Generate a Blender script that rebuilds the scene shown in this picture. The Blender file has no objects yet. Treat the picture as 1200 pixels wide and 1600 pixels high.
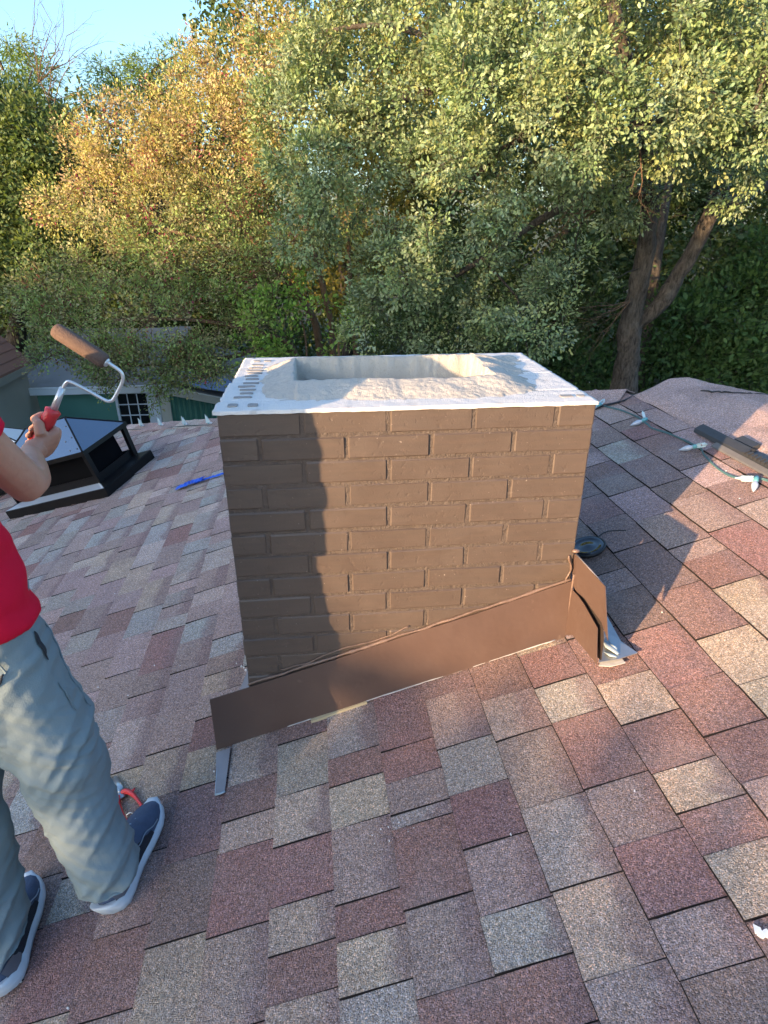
import bpy, bmesh, math, random
import numpy as np
from mathutils import Vector, Matrix, noise
random.seed(7)
RNG = np.random.default_rng(11)
scn = bpy.context.scene
COL = scn.collection
pi = math.pi

# ------------------------------------------------------------------ camera, sky, sun, exposure
cam_d = bpy.data.cameras.new('camera')
cam = bpy.data.objects.new('camera', cam_d); COL.objects.link(cam)
cam_d.sensor_fit = 'VERTICAL'; cam_d.sensor_height = 36.0; cam_d.sensor_width = 27.0
cam_d.lens = 957.53 / 1600 * 36
cam.location = (0.2588, -1.4955, 0.4163)
cam.rotation_euler = (1.13254, -0.00014, -0.10283)
cam_d.clip_start = 0.02; cam_d.clip_end = 500
scn.camera = cam

SUN_EL = math.radians(8.8); SUN_AZ = math.radians(39.5)      # azimuth of travel from +X towards +Y
TRAVEL = Vector((math.cos(SUN_AZ) * math.cos(SUN_EL), math.sin(SUN_AZ) * math.cos(SUN_EL), -math.sin(SUN_EL)))
world = bpy.data.worlds.new('World'); scn.world = world; world.use_nodes = True
wn = world.node_tree; wn.nodes.clear()
sky = wn.nodes.new('ShaderNodeTexSky'); sky.sky_type = 'NISHITA'; sky.sun_disc = False
sky.sun_elevation = SUN_EL; sky.sun_rotation = math.atan2(-TRAVEL.x, -TRAVEL.y)
sky.air_density = 1.0; sky.dust_density = 3.0; sky.ozone_density = 3.0; sky.altitude = 200
bg = wn.nodes.new('ShaderNodeBackground'); bg.inputs[1].default_value = 0.13
wo = wn.nodes.new('ShaderNodeOutputWorld')
wn.links.new(sky.outputs[0], bg.inputs[0]); wn.links.new(bg.outputs[0], wo.inputs[0])
sun_d = bpy.data.lights.new('sun', 'SUN'); sun_d.energy = 2.65; sun_d.angle = math.radians(0.53)
sun_d.color = (1.0, 0.66, 0.36)
sun = bpy.data.objects.new('sun', sun_d); COL.objects.link(sun)
sun.rotation_euler = TRAVEL.to_track_quat('-Z', 'Y').to_euler(); sun.location = (-20, -16, 12)
scn.view_settings.view_transform = 'Standard'; scn.view_settings.look = 'None'
scn.view_settings.gamma = 1.0; scn.view_settings.use_curve_mapping = False
scn.view_settings.exposure = 2.5
try:
    scn.cycles.max_bounces = 6; scn.cycles.transparent_max_bounces = 6
except Exception: pass

# ------------------------------------------------------------------ helpers
ORG = {}
def empty(name, loc, label, cat, group=None):
    o = bpy.data.objects.new(name, None); COL.objects.link(o); o.location = loc
    o['label'] = label; o['category'] = cat
    if group: o['group'] = group
    ORG[o] = Vector(loc); return o
def tag(o, label=None, cat=None, group=None, kind=None):
    if label: o['label'] = label
    if cat: o['category'] = cat
    if group: o['group'] = group
    if kind: o['kind'] = kind
    return o
def link(name, me, mat=None, parent=None, smooth=False, base=None):
    """link a mesh given in world coordinates; its origin is its parent's (or base)"""
    o = bpy.data.objects.new(name, me); COL.objects.link(o)
    if mat is not None and not me.materials:
        for m in (mat if isinstance(mat, (list, tuple)) else [mat]): me.materials.append(m)
    off = ORG.get(parent, Vector((0, 0, 0))) if parent is not None else (Vector(base) if base is not None else Vector((0, 0, 0)))
    if off.length > 0: me.transform(Matrix.Translation(-off))
    if parent is not None: o.parent = parent
    elif base is not None: o.location = base
    ORG[o] = off
    if smooth:
        me.polygons.foreach_set('use_smooth', [True] * len(me.polygons))
    return o
class MB:
    def __init__(s): s.v = []; s.f = []; s.mi = []; s.m = 0
    def add(s, vs, fs):
        b = len(s.v); s.v += [tuple(p) for p in vs]
        for f in fs: s.f.append(tuple(b + i for i in f)); s.mi.append(s.m)
    def box(s, c, ax, ay, az):
        """box from centre and three half-axis vectors"""
        c, ax, ay, az = map(Vector, (c, ax, ay, az))
        vs = [c + ax * i + ay * j + az * k for k in (-1, 1) for j in (-1, 1) for i in (-1, 1)]
        s.add(vs, [(0, 2, 3, 1), (4, 5, 7, 6), (0, 1, 5, 4), (2, 6, 7, 3), (0, 4, 6, 2), (1, 3, 7, 5)])
    def abox(s, lo, hi):
        lo, hi = Vector(lo), Vector(hi); c = (lo + hi) / 2; h = (hi - lo) / 2
        s.box(c, (h.x, 0, 0), (0, h.y, 0), (0, 0, h.z))
    def prism(s, top, bot):
        n = len(top)
        fs = [tuple(range(n)), tuple(range(2 * n - 1, n - 1, -1))]
        fs += [(i, n + i, n + (i + 1) % n, (i + 1) % n) for i in range(n)]
        s.add(list(top) + list(bot), fs)
    def plate(s, poly, nrm, t):
        """a flat polygon given thickness t along nrm"""
        nv = Vector(nrm).normalized() * t
        s.prism([Vector(p) + nv for p in poly], [Vector(p) for p in poly])
    def tube(s, pts, rad, n=8, cap=True, flat=1.0, up=None):
        pts = [Vector(p) for p in pts]
        if not hasattr(rad, '__len__'): rad = [rad] * len(pts)
        rings = []; prev = None
        for i, p in enumerate(pts):
            d = (pts[min(i + 1, len(pts) - 1)] - pts[max(i - 1, 0)])
            if d.length < 1e-9: d = Vector((0, 0, 1))
            d.normalize()
            if prev is None:
                a = Vector(up) if up is not None else (Vector((0, 0, 1)) if abs(d.z) < .9 else Vector((1, 0, 0)))
            else: a = prev
            x = (a - d * a.dot(d))
            if x.length < 1e-6: x = d.orthogonal()
            x.normalize(); y = d.cross(x); prev = x
            rings.append([p + (x * math.cos(2 * pi * k / n) * flat + y * math.sin(2 * pi * k / n)) * rad[i] for k in range(n)])
        s.loft(rings, cap)
    def loft(s, rings, cap=True):
        n = len(rings[0]); vs = [p for r in rings for p in r]; fs = []
        for i in range(len(rings) - 1):
            for k in range(n):
                a, b = i * n + k, i * n + (k + 1) % n
                fs.append((a, b, b + n, a + n))
        if cap:
            fs.append(tuple(range(n - 1, -1, -1))); L = (len(rings) - 1) * n
            fs.append(tuple(L + k for k in range(n)))
        s.add(vs, fs)
    def ball(s, c, r, n=10, m=6, ax=None):
        """ellipsoid; r scalar or 3, ax optional 3 axes"""
        c = Vector(c); r = (r, r, r) if not hasattr(r, '__len__') else r
        A = [Vector(a).normalized() for a in (ax or ((1, 0, 0), (0, 1, 0), (0, 0, 1)))]
        rings = []
        for j in range(m + 1):
            t = -pi / 2 + pi * (j * .98 + .01 * m) / m
            rings.append([c + A[0] * (r[0] * math.cos(t) * math.cos(2 * pi * k / n)) + A[1] * (r[1] * math.cos(t) * math.sin(2 * pi * k / n)) + A[2] * (r[2] * math.sin(t)) for k in range(n)])
        s.loft(rings)
    def mesh(s, name):
        me = bpy.data.meshes.new(name); me.from_pydata(s.v, [], s.f)
        if any(s.mi): me.polygons.foreach_set('material_index', s.mi)
        bm = bmesh.new(); bm.from_mesh(me); bmesh.ops.recalc_face_normals(bm, faces=bm.faces); bm.to_mesh(me); bm.free()
        return me
    def build(s, name, mat, parent=None, smooth=False, base=None):
        return link(name, s.mesh(name), mat, parent, smooth, base)
def bevel(o, w, seg=1, ang=30):
    bm = bmesh.new(); bm.from_mesh(o.data)
    es = [e for e in bm.edges if len(e.link_faces) == 2 and e.calc_face_angle(0) > math.radians(ang)]
    bmesh.ops.bevel(bm, geom=es, offset=w, segments=seg, affect='EDGES', profile=.6)
    bm.to_mesh(o.data); bm.free(); return o
def copy_tree(o, parent=None):
    c = o.copy(); COL.objects.link(c); c.parent = parent; ORG[c] = ORG.get(o, Vector())
    for ch in [x for x in o.children]: copy_tree(ch, c)
    return c
def nz(p, s, seed=0.0): return noise.noise(Vector((p[0] * s + seed, p[1] * s + seed * .7, p[2] * s - seed)))

# ------------------------------------------------------------------ materials
class NT:
    def __init__(s, name):
        s.m = bpy.data.materials.new(name); s.m.use_nodes = True; s.t = s.m.node_tree; s.t.nodes.clear()
        s.out = s.n('ShaderNodeOutputMaterial')
    def n(s, t, **k):
        x = s.t.nodes.new(t)
        for a, b in k.items(): setattr(x, a, b)
        return x
    def l(s, a, b): s.t.links.new(a, b)
    def val(s, sock, v):
        if hasattr(v, 'is_output'): s.l(v, sock)
        else: sock.default_value = v
    def coord(s, which='Object'): return s.n('ShaderNodeTexCoord').outputs[which]
    def geo(s): return s.n('ShaderNodeNewGeometry').outputs['Position']
    def noise(s, vec, scale, detail=2, rough=.5, dist=0):
        x = s.n('ShaderNodeTexNoise'); s.l(vec, x.inputs['Vector'])
        x.inputs['Scale'].default_value = scale; x.inputs['Detail'].default_value = detail
        x.inputs['Roughness'].default_value = rough; x.inputs['Distortion'].default_value = dist
        return x.outputs[0]
    def vor(s, vec, scale, feature='F1', out='Distance'):
        x = s.n('ShaderNodeTexVoronoi'); x.feature = feature; s.l(vec, x.inputs['Vector']); x.inputs['Scale'].default_value = scale
        return x.outputs[out]
    def ramp(s, fac, stops):
        x = s.n('ShaderNodeValToRGB'); s.l(fac, x.inputs[0]); cr = x.color_ramp
        while len(cr.elements) < len(stops): cr.elements.new(.5)
        for e, (p, c) in zip(cr.elements, stops):
            e.position = p; e.color = (*c, 1) if hasattr(c, '__len__') else (c, c, c, 1)
        return x.outputs[0]
    def mix(s, fac, a, b, mode='MIX'):
        x = s.n('ShaderNodeMix', data_type='RGBA', blend_type=mode)
        s.val(x.inputs[0], fac)
        for sock, v in ((x.inputs[6], a), (x.inputs[7], b)):
            s.val(sock, v if hasattr(v, 'is_output') else ((*v, 1) if hasattr(v, '__len__') and len(v) == 3 else v))
        return x.outputs[2]
    def math(s, op, a, b=0.0):
        x = s.n('ShaderNodeMath', operation=op); s.val(x.inputs[0], a); s.val(x.inputs[1], b); return x.outputs[0]
    def bump(s, h, strength=.3, dist=.01, normal=None):
        x = s.n('ShaderNodeBump'); s.l(h, x.inputs['Height']); x.inputs['Strength'].default_value = strength; x.inputs['Distance'].default_value = dist
        if normal is not None: s.l(normal, x.inputs['Normal'])
        return x.outputs[0]
    def pbr(s, col, rough=.6, metal=0.0, normal=None, spec=.5, trans=0.0):
        b = s.n('ShaderNodeBsdfPrincipled')
        s.val(b.inputs['Base Color'], col if hasattr(col, 'is_output') else (*col, 1)); s.val(b.inputs['Roughness'], rough); s.val(b.inputs['Metallic'], metal)
        b.inputs['Specular IOR Level'].default_value = spec
        if trans: b.inputs['Transmission Weight'].default_value = trans
        if normal is not None: s.l(normal, b.inputs['Normal'])
        s.l(b.outputs[0], s.out.inputs[0]); return b
def plain(name, col, rough=.6, metal=0.0, var=.25, scale=8.0, bump=.0, bscale=60.0, spec=.5):
    k = NT(name); v = k.coord('Object')
    f = k.noise(v, scale, 4, .6)
    c = k.mix(f, tuple(x * (1 - var) for x in col), tuple(min(1, x * (1 + var)) for x in col))
    nm = k.bump(k.noise(v, bscale, 3), bump, .004) if bump else None
    k.pbr(c, rough, metal, nm, spec); return k.m

def shingle_mat(name, use_attr):
    k = NT(name); p = k.geo()
    if use_attr:
        a = k.n('ShaderNodeAttribute'); a.attribute_name = 'tint'; base = a.outputs['Color']
    else:
        base = k.n('ShaderNodeObjectInfo').outputs['Color']
    # burgundy band printed towards the upper edge of some pieces (position across the courses)
    band = k.n('ShaderNodeAttribute'); band.attribute_name = 'band'; bandf = k.ramp(k.math('ADD', band.outputs['Fac'], k.math('MULTIPLY', k.math('SUBTRACT', k.noise(p, 60, 4, .7), .5), .5)), [(.42, 0.0), (.62, 1.0)])
    patch = k.noise(p, 7, 3, .6)
    base = k.mix(k.math('MULTIPLY', bandf, .68), base, (.24, .165, .165))
    base = k.mix(k.math('MULTIPLY', k.ramp(patch, [(.45, 0.0), (.7, 1.0)]), .38), base, (.29, .22, .205))
    g1 = k.vor(p, 430, 'F1', 'Color'); gs = k.n('ShaderNodeSeparateColor'); k.l(g1, gs.inputs[0])
    speck = k.ramp(gs.outputs[0], [(0, .42), (.3, .78), (.6, 1.0), (.85, 1.25), (1.0, 1.9)])
    c = k.mix(1.0, base, speck, 'MULTIPLY')
    warm = k.ramp(gs.outputs[1], [(.0, (.9, .98, 1.1)), (.5, (1, 1, 1)), (1.0, (1.18, 1.0, .82))])
    c = k.mix(1.0, c, warm, 'MULTIPLY')
    clump = k.noise(p, 120, 3, .65)
    c = k.mix(1.0, c, k.ramp(clump, [(.25, .68), (.5, 1.0), (.75, 1.3)]), 'MULTIPLY')
    dust = k.noise(p, 3.1, 5, .65)
    c = k.mix(k.ramp(dust, [(.55, 0.0), (.8, .33)]), c, (.44, .41, .39))
    h = k.math('ADD', k.math('MULTIPLY', k.vor(p, 430), -1.0), k.math('MULTIPLY', clump, .9))
    k.pbr(c, .93, 0, k.bump(h, .95, .0035), .25); return k.m
M = {}
M['shingle'] = shingle_mat('asphalt_shingle', False)
M['shingle_field'] = shingle_mat('asphalt_shingle_field', True)
M['edge'] = plain('asphalt_cut_edge', (.022, .019, .019), .95, 0, .4, 60, 0, 60, .1)
M['deck'] = plain('roofing_felt', (.035, .03, .03), .9)

def brick_paint():
    k = NT('brown_brick_paint'); p = k.geo()
    f = k.noise(p, 6, 4, .6); c = k.mix(f, (.073, .055, .046), (.088, .066, .053))
    s = k.noise(p, 38, 4, .7); c = k.mix(k.ramp(s, [(.62, 0.0), (.78, .5)]), c, (.20, .145, .115))
    st = k.noise(p, 22, 3, .6, 1.2); c = k.mix(k.ramp(st, [(.33, .3), (.45, 0.0)]), c, (.065, .045, .036))
    mp = k.n('ShaderNodeMapping'); k.l(p, mp.inputs[0]); mp.inputs['Scale'].default_value = (1, 1, 9)
    roll = k.noise(mp.outputs[0], 9, 4, .65)
    c = k.mix(k.ramp(roll, [(.4, 0.0), (.75, .35)]), c, (.125, .088, .066))
    chip = k.noise(p, 130, 2, .5); c = k.mix(k.ramp(chip, [(.735, 0.0), (.76, .8)]), c, (.33, .28, .24))
    pit = k.noise(p, 48, 3, .6); h = k.math('ADD', k.math('MULTIPLY', k.ramp(pit, [(.28, 0.0), (.42, 1.0)]), 1.2), k.math('ADD', k.math('MULTIPLY', k.noise(p, 18, 4, .65), 1.5), k.math('MULTIPLY', k.noise(p, 260, 2, .5), .5)))
    k.pbr(c, k.ramp(k.noise(p, 12, 4, .6), [(.3, .36), (.7, .62)]), 0, k.bump(h, .32, .0022), .45); return k.m
M['brick'] = brick_paint()
def mortar_paint():
    k = NT('painted_mortar'); p = k.geo()
    f = k.noise(p, 40, 4, .7); c = k.mix(f, (.066, .050, .042), (.10, .076, .061))
    c = k.mix(k.ramp(k.noise(p, 90, 3), [(.6, 0.0), (.75, .6)]), c, (.155, .122, .10))
    k.pbr(c, .6, 0, k.bump(k.noise(p, 120, 4, .7), .9, .006), .4); return k.m
M['mortar'] = mortar_paint()
def cement(name, a, b, spots):
    k = NT(name); p = k.geo()
    c = k.mix(k.noise(p, 9, 5, .65), a, b)
    c = k.mix(k.ramp(k.noise(p, 170, 3, .7), [(.60, 0.0), (.72, .55)]), c, spots)
    c = k.mix(k.ramp(k.noise(p, 17, 3, .5, .6), [(.62, 0.0), (.72, .35)]), c, (.23, .21, .185))
    h = k.math('ADD', k.noise(p, 60, 5, .7), k.math('MULTIPLY', k.noise(p, 260, 3, .6), .7))
    k.pbr(c, .92, 0, k.bump(h, .7, .005), .25); return k.m
M['crown'] = cement('cement_wash', (.37, .345, .30), (.47, .44, .39), (.25, .225, .19))
M['skim'] = cement('white_mortar_skim', (.53, .525, .50), (.66, .65, .63), (.36, .335, .30))
M['core'] = cement('grey_core_mortar', (.23, .225, .215), (.31, .30, .29), (.2, .19, .18))
def painted_metal():
    k = NT('brown_painted_metal'); p = k.geo()
    c = k.mix(k.noise(p, 7, 4, .6), (.085, .055, .045), (.102, .066, .054))
    c = k.mix(k.ramp(k.noise(p, 30, 3, .6), [(.68, 0.0), (.8, .4)]), c, (.2, .15, .12))
    k.pbr(c, k.ramp(k.noise(p, 14, 3), [(.3, .32), (.7, .5)]), 0, k.bump(k.math('ADD', k.noise(p, 8, 3, .6), k.math('MULTIPLY', k.noise(p, 150, 3, .6), .05)), .28, .016), .5); return k.m
M['flash'] = painted_metal()
M['grey_metal'] = plain('grey_painted_metal', (.24, .225, .235), .5, 0, .2, 20, .2)
M['bead'] = plain('painted_sealant', (.15, .10, .078), .42, 0, .4, 60, .5, 120)
M['bead_dark'] = plain('dark_brown_flashing', (.035, .025, .021), .6)
M['silver'] = plain('bare_aluminium', (.42, .43, .45), .42, .85, .3, 14, .3, 24)
M['white_edge'] = plain('white_metal_edge', (.42, .41, .40), .5, 0, .25, 40, .3)
M['wood_pale'] = plain('pale_shim', (.42, .35, .22), .8, 0, .2, 40)
M['smear'] = plain('blue_white_sealant', (.34, .42, .47), .35, 0, .3, 60, .6, 80)
M['black_metal'] = plain('black_sheet_metal', (.008, .008, .009), .42, 0, .2, 8, .04, 30, .18)
M['black_gloss'] = plain('black_satin_panel', (.20, .215, .25), .24, 1.0, .08, 4, .0, 30, .5)
M['sky_lit_flange'] = plain('flange_sky_reflection', (.42, .45, .49), .5, .25, .08, 4, .0, 30, .5)  # sky reflection put into the base colour; front flange only, other sides stay black
M['dark_inside'] = plain('dark_mesh', (.006, .006, .007), .9, 0, .2, 8, 0, 60, .05)
M['screw'] = plain('screw_head', (.12, .12, .13), .4, .6)
M['white_panel'] = plain('white_sheet_metal', (.72, .73, .74), .4, 0, .05)
M['wire'] = plain('teal_wire', (.055, .125, .13), .5)
M['wire_dark'] = plain('dark_green_wire', (.012, .035, .03), .5)
M['bulb'] = plain('frosted_bulb', (.36, .41, .48), .12, 0, .06, 20, 0, 30, .8)
M['clip'] = plain('pale_plastic_clip', (.45, .56, .57), .45)
M['socket'] = plain('teal_socket', (.10, .30, .33), .5)
M['vent'] = plain('black_plastic_vent', (.03, .032, .036), .5, 0, .3, 30, .2)
M['vent_flange'] = plain('grey_vent_flange', (.11, .105, .10), .6, 0, .3, 30, .2)
M['tape'] = plain('blue_tape', (.012, .09, .55), .45, 0, .3, 30, .4, 40)
M['lid'] = plain('black_glossy_lid', (.014, .015, .018), .07, 0, .2, 10, .0, 30, .8)
M['rubber'] = plain('black_rubber', (.012, .012, .013), .5)
M['red_grip'] = plain('red_rubber_grip', (.62, .035, .04), .4, 0, .15)
M['steel'] = plain('worn_steel', (.5, .52, .54), .32, .9, .3, 60, .3)
M['rod'] = plain('plated_rod', (.66, .68, .68), .3, .55, .1)
M['nap'] = plain('brown_paint_nap', (.115, .075, .058), .85, 0, .3, 120, .9, 400)
M['skin'] = None
def skin():
    k = NT('skin'); p = k.coord('Object')
    c = k.mix(k.noise(p, 16, 4, .6), (.42, .20, .125), (.54, .28, .185))
    c = k.mix(k.ramp(k.noise(p, 60, 3, .6), [(.55, 0.0), (.75, .3)]), c, (.36, .13, .09))
    b = k.pbr(c, .5, 0, k.bump(k.noise(p, 220, 3), .25, .002), .4)
    b.inputs['Subsurface Weight'].default_value = .12; b.inputs['Subsurface Radius'].default_value = (.01, .004, .002); b.inputs['Subsurface Scale'].default_value = .5
    return k.m
M['skin'] = skin()
def cloth(name, a, b, rough, weave, fold=0):
    k = NT(name); p = k.coord('Object')
    c = k.mix(k.noise(p, 5, 4, .6), a, b)
    h = k.math('ADD', k.math('MULTIPLY', k.noise(p, weave, 2), .35), k.noise(p, 24, 4, .6, .8))
    k.pbr(c, rough, 0, k.bump(h, .35, .006), .2); return k.m
M['shirt'] = cloth('red_jersey', (.58, .004, .028), (.68, .008, .040), .85, 500)
M['pants'] = cloth('faded_grey_blue_cotton', (.165, .215, .23), (.215, .265, .28), .88, 420)
M['seam'] = plain('pants_seam', (.16, .21, .23), .9)
M['pocket_dark'] = plain('dark_pocket_lining', (.018, .021, .027), .9)
M['shoe_navy'] = plain('navy_suede', (.06, .085, .14), .85, 0, .3, 40, .4, 200)
M['shoe_black'] = plain('black_knit', (.014, .016, .024), .8, 0, .3, 60, .4, 300)
M['shoe_grey'] = plain('grey_heel_panel', (.13, .125, .14), .6, 0, .2, 40, .3)
M['sole'] = plain('pale_foam_sole', (.52, .58, .63), .6, 0, .18, 30, .25, 60)
M['lace'] = plain('pale_lace', (.22, .27, .33), .8)
M['hair'] = plain('dark_hair', (.012, .009, .007), .6)
M['eye'] = plain('eye_white', (.7, .68, .65), .3)
M['iris'] = plain('dark_iris', (.02, .012, .008), .2)
M['fleck'] = plain('white_fleck', (.72, .72, .72), .7)
def ground_mat():
    k = NT('yard_ground'); p = k.geo()
    c = k.mix(k.noise(p, .6, 6, .65), (.028, .034, .014), (.075, .06, .036))
    c = k.mix(k.ramp(k.noise(p, 9, 4, .7), [(.5, 0.0), (.7, .7)]), c, (.03, .045, .014))
    k.pbr(c, .95, 0, k.bump(k.noise(p, 14, 5, .7), .8, .08), .2); return k.m
M['ground'] = ground_mat()
def bark(name, a, b):
    k = NT(name); p = k.geo()
    mp = k.n('ShaderNodeMapping'); k.l(p, mp.inputs[0]); mp.inputs['Scale'].default_value = (1, 1, .28)
    f = k.noise(mp.outputs[0], 26, 6, .7, .5)
    c = k.mix(k.ramp(f, [(.35, 0.0), (.65, 1.0)]), a, b)
    c = k.mix(k.ramp(k.noise(p, 6, 4, .6), [(.5, 0.0), (.75, .5)]), c, (.16, .15, .13))
    k.pbr(c, .92, 0, k.bump(f, 1.0, .05), .2); return k.m
M['bark_oak'] = bark('oak_bark', (.028, .024, .02), (.13, .11, .092))
M['bark_myrtle'] = bark('smooth_tan_bark', (.10, .062, .038), (.22, .14, .09))
M['bark_dark'] = bark('dark_bark', (.03, .025, .02), (.10, .085, .07))
def leaf_mat(name, rough=.5, trans=.35, spec=.4, tcol=(1.25, 1.2, .55)):
    k = NT(name); a = k.n('ShaderNodeAttribute'); a.attribute_name = 'tint'; c = a.outputs['Color']
    b = k.n('ShaderNodeBsdfPrincipled'); k.l(c, b.inputs['Base Color']); b.inputs['Roughness'].default_value = rough; b.inputs['Specular IOR Level'].default_value = spec
    t = k.n('ShaderNodeBsdfTranslucent'); k.l(k.mix(1.0, c, tcol, 'MULTIPLY'), t.inputs[0])
    m = k.n('ShaderNodeMixShader'); m.inputs[0].default_value = trans
    k.l(b.outputs[0], m.inputs[1]); k.l(t.outputs[0], m.inputs[2]); k.l(m.outputs[0], k.out.inputs[0]); return k.m
M['leaf_oak'] = leaf_mat('oak_leaf', .42, .22, .35)
M['leaf_soft'] = leaf_mat('soft_leaf', .55, .38, .3)
def striped(name, a, b):
    k = NT(name); p = k.geo(); c = k.mix(k.noise(p, 2.5, 4, .6), a, b); k.pbr(c, .55, 0, None, .4); return k.m
M['green_wall'] = striped('green_sheet_siding', (.085, .235, .18), (.11, .275, .22))
M['trim'] = striped('cream_trim', (.50, .50, .42), (.58, .57, .5))
M['white_trim'] = striped('white_trim', (.62, .68, .72), (.7, .75, .78))
M['glass'] = plain('dark_window_glass', (.012, .015, .018), .06, 0, .1, 3, 0, 30, .7)
M['shed_roof'] = striped('weathered_roll_roofing', (.15, .155, .16), (.26, .27, .28))
M['tarp'] = plain('blue_grey_tarp', (.17, .26, .46), .35, 0, .3, 6, .5, 12)
M['stucco'] = striped('grey_green_wall', (.34, .335, .29), (.40, .39, .35))
M['brown_roof'] = striped('brown_roof_shingle', (.27, .13, .095), (.35, .175, .13))
M['grey_roof'] = striped('grey_far_roof', (.16, .17, .19), (.24, .25, .27))
M['house_wall'] = striped('painted_siding', (.4, .37, .32), (.46, .43, .38))

# ------------------------------------------------------------------ the roof: one slope up to a ridge, hips at the far end
PHI = -0.0153; SR = 0.3224; Z0 = -1.0537; UR = 1.9595; VR = 1.65; EXPO = 0.1483; UX0 = -0.0652
CPH, SPH = math.cos(PHI), math.sin(PHI)
def rz(u):
    return Z0 + SR * u if u <= UR else Z0 + SR * UR - SR * (u - UR)
def W3(u, v, h=0.0):
    """roof coordinates (u up the slope, v along the courses, h above the deck) to the world"""
    s = 1 if u <= UR else -1
    nn = Vector((-SR * s, 0, 1)).normalized() * h
    u2 = u + nn.x
    return Vector((u2 * CPH + v * SPH, -u2 * SPH + v * CPH, rz(u) + nn.z))
def UV(x, y): return (x * CPH - y * SPH, x * SPH + y * CPH)
EU, EV0, EV1 = -5.2, -6.5, VR + (UR + 5.2)
NU = Vector(W3(0, 0, 1) - W3(0, 0, 0))
deck = MB()
A, B = W3(UR, EV0, -.004), W3(UR, VR, -.004)
deck.add([A, B, W3(EU, EV0, -.004), W3(EU, EV1, -.004)], [(2, 0, 1, 3)])
E2 = 2 * UR - EU
far_a, far_b = W3(E2, EV0, -.004), W3(E2, EV1, -.004)
deck.add([A, B, far_a, far_b], [(0, 2, 3, 1)])
deck.add([B, W3(EU, EV1, -.004), far_b], [(0, 2, 1)])
roof = deck.build('roof', M['deck'], None); tag(roof, 'reddish brown asphalt shingle roof around the chimney', kind='structure')
hw = MB()
for (p, q) in (((EU + .5, EV0), (EU + .5, EV1 - .5)), ((EU + .5, EV1 - .5), (E2 - .5, EV1 - .5)), ((E2 - .5, EV1 - .5), (E2 - .5, EV0))):
    a, b = W3(*p), W3(*q); zt = W3(EU, 0).z + .1
    d = (b - a); d.z = 0; nrm = Vector((d.y, -d.x, 0)).normalized() * .1
    c = (a + b) / 2; c.z = (zt - 5.2) / 2
    hw.box(c, d / 2, nrm, (0, 0, (zt + 5.2) / 2))
o = hw.build('house_wall', M['house_wall'], None); tag(o, 'painted house wall under the eaves of the shingle roof', kind='structure')

TINT = {'R': (0.297, 0.183, 0.166), 'T': (0.457, 0.369, 0.298), 'G': (0.381, 0.341, 0.306), 'M': (0.355, 0.272, 0.245), 'B': (0.266, 0.181, 0.159),
        'Y': (0.485, 0.380, 0.286), 'D': (0.262, 0.193, 0.178), 'S': (0.379, 0.374, 0.356), 'L': (0.483, 0.400, 0.359), 'P': (0.401, 0.299, 0.278)}
STRIPS = {0: [(-0.181, 'T'), (-0.299, 'R'), (-0.393, 'T'), (-0.602, 'R'), (-0.798, 'M')], 1: [(-0.276, 'G'), (-0.427, 'T'), (-0.58, 'R'), (-0.685, 'T'), (-0.78, 'R'), (-0.866, 'T')], 2: [(-0.204, 'G'), (-0.301, 'R'), (-0.431, 'T'), (-0.622, 'M'), (-0.701, 'R'), (-0.807, 'T'), (-0.904, 'G')], 3: [(-0.239, 'R'), (-0.346, 'R'), (-0.444, 'M'), (-0.485, 'G'), (-0.68, 'R'), (-0.848, 'M'), (-0.94, 'R')], 4: [(-0.294, 'M'), (-0.442, 'G'), (-0.59, 'R'), (-0.74, 'M'), (-0.849, 'G'), (-0.959, 'R')], 5: [(-0.329, 'T'), (-0.54, 'M'), (-0.736, 'G'), (-0.902, 'Y'), (-1.014, 'M')], 6: [(-0.05, 'T'), (-0.194, 'R'), (-0.329, 'G'), (-0.54, 'R'), (-0.689, 'M'), (-0.838, 'R'), (-0.944, 'M'), (-1.054, 'D')], 7: [(-0.255, 'R'), (-0.404, 'T'), (-0.556, 'R'), (-0.663, 'Y'), (-0.759, 'R'), (-0.888, 'T'), (-0.997, 'R')], 8: [(-0.106, 'B'), (-0.339, 'R'), (-0.507, 'R'), (-0.642, 'R'), (-0.767, 'M')], 9: [(-0.212, 'R'), (-0.398, 'T'), (-0.553, 'T'), (-0.687, 'R')]}
KRAND = {'near': 'RRRRMMTTGGBYDR', 'left': 'PPPPMMSSGLLRPMMGT', 'right': 'DDBMMGRDPM'}
def tint_of(code, r):
    c = TINT[code]; g = 1 + (r.random() - .5) * .22
    return tuple(x * g * (1 + (r.random() - .5) * .06) for x in c)
rr = random.Random(5)
CAMP = cam.location.copy(); CAMM = cam.rotation_euler.to_matrix()
def frame_pos(p):
    q = CAMM.transposed() @ (Vector(p) - CAMP)
    if q.z > -.05: return None
    return (600 + 957.5 * q.x / -q.z, 800 - 957.5 * q.y / -q.z, -q.z)
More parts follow.
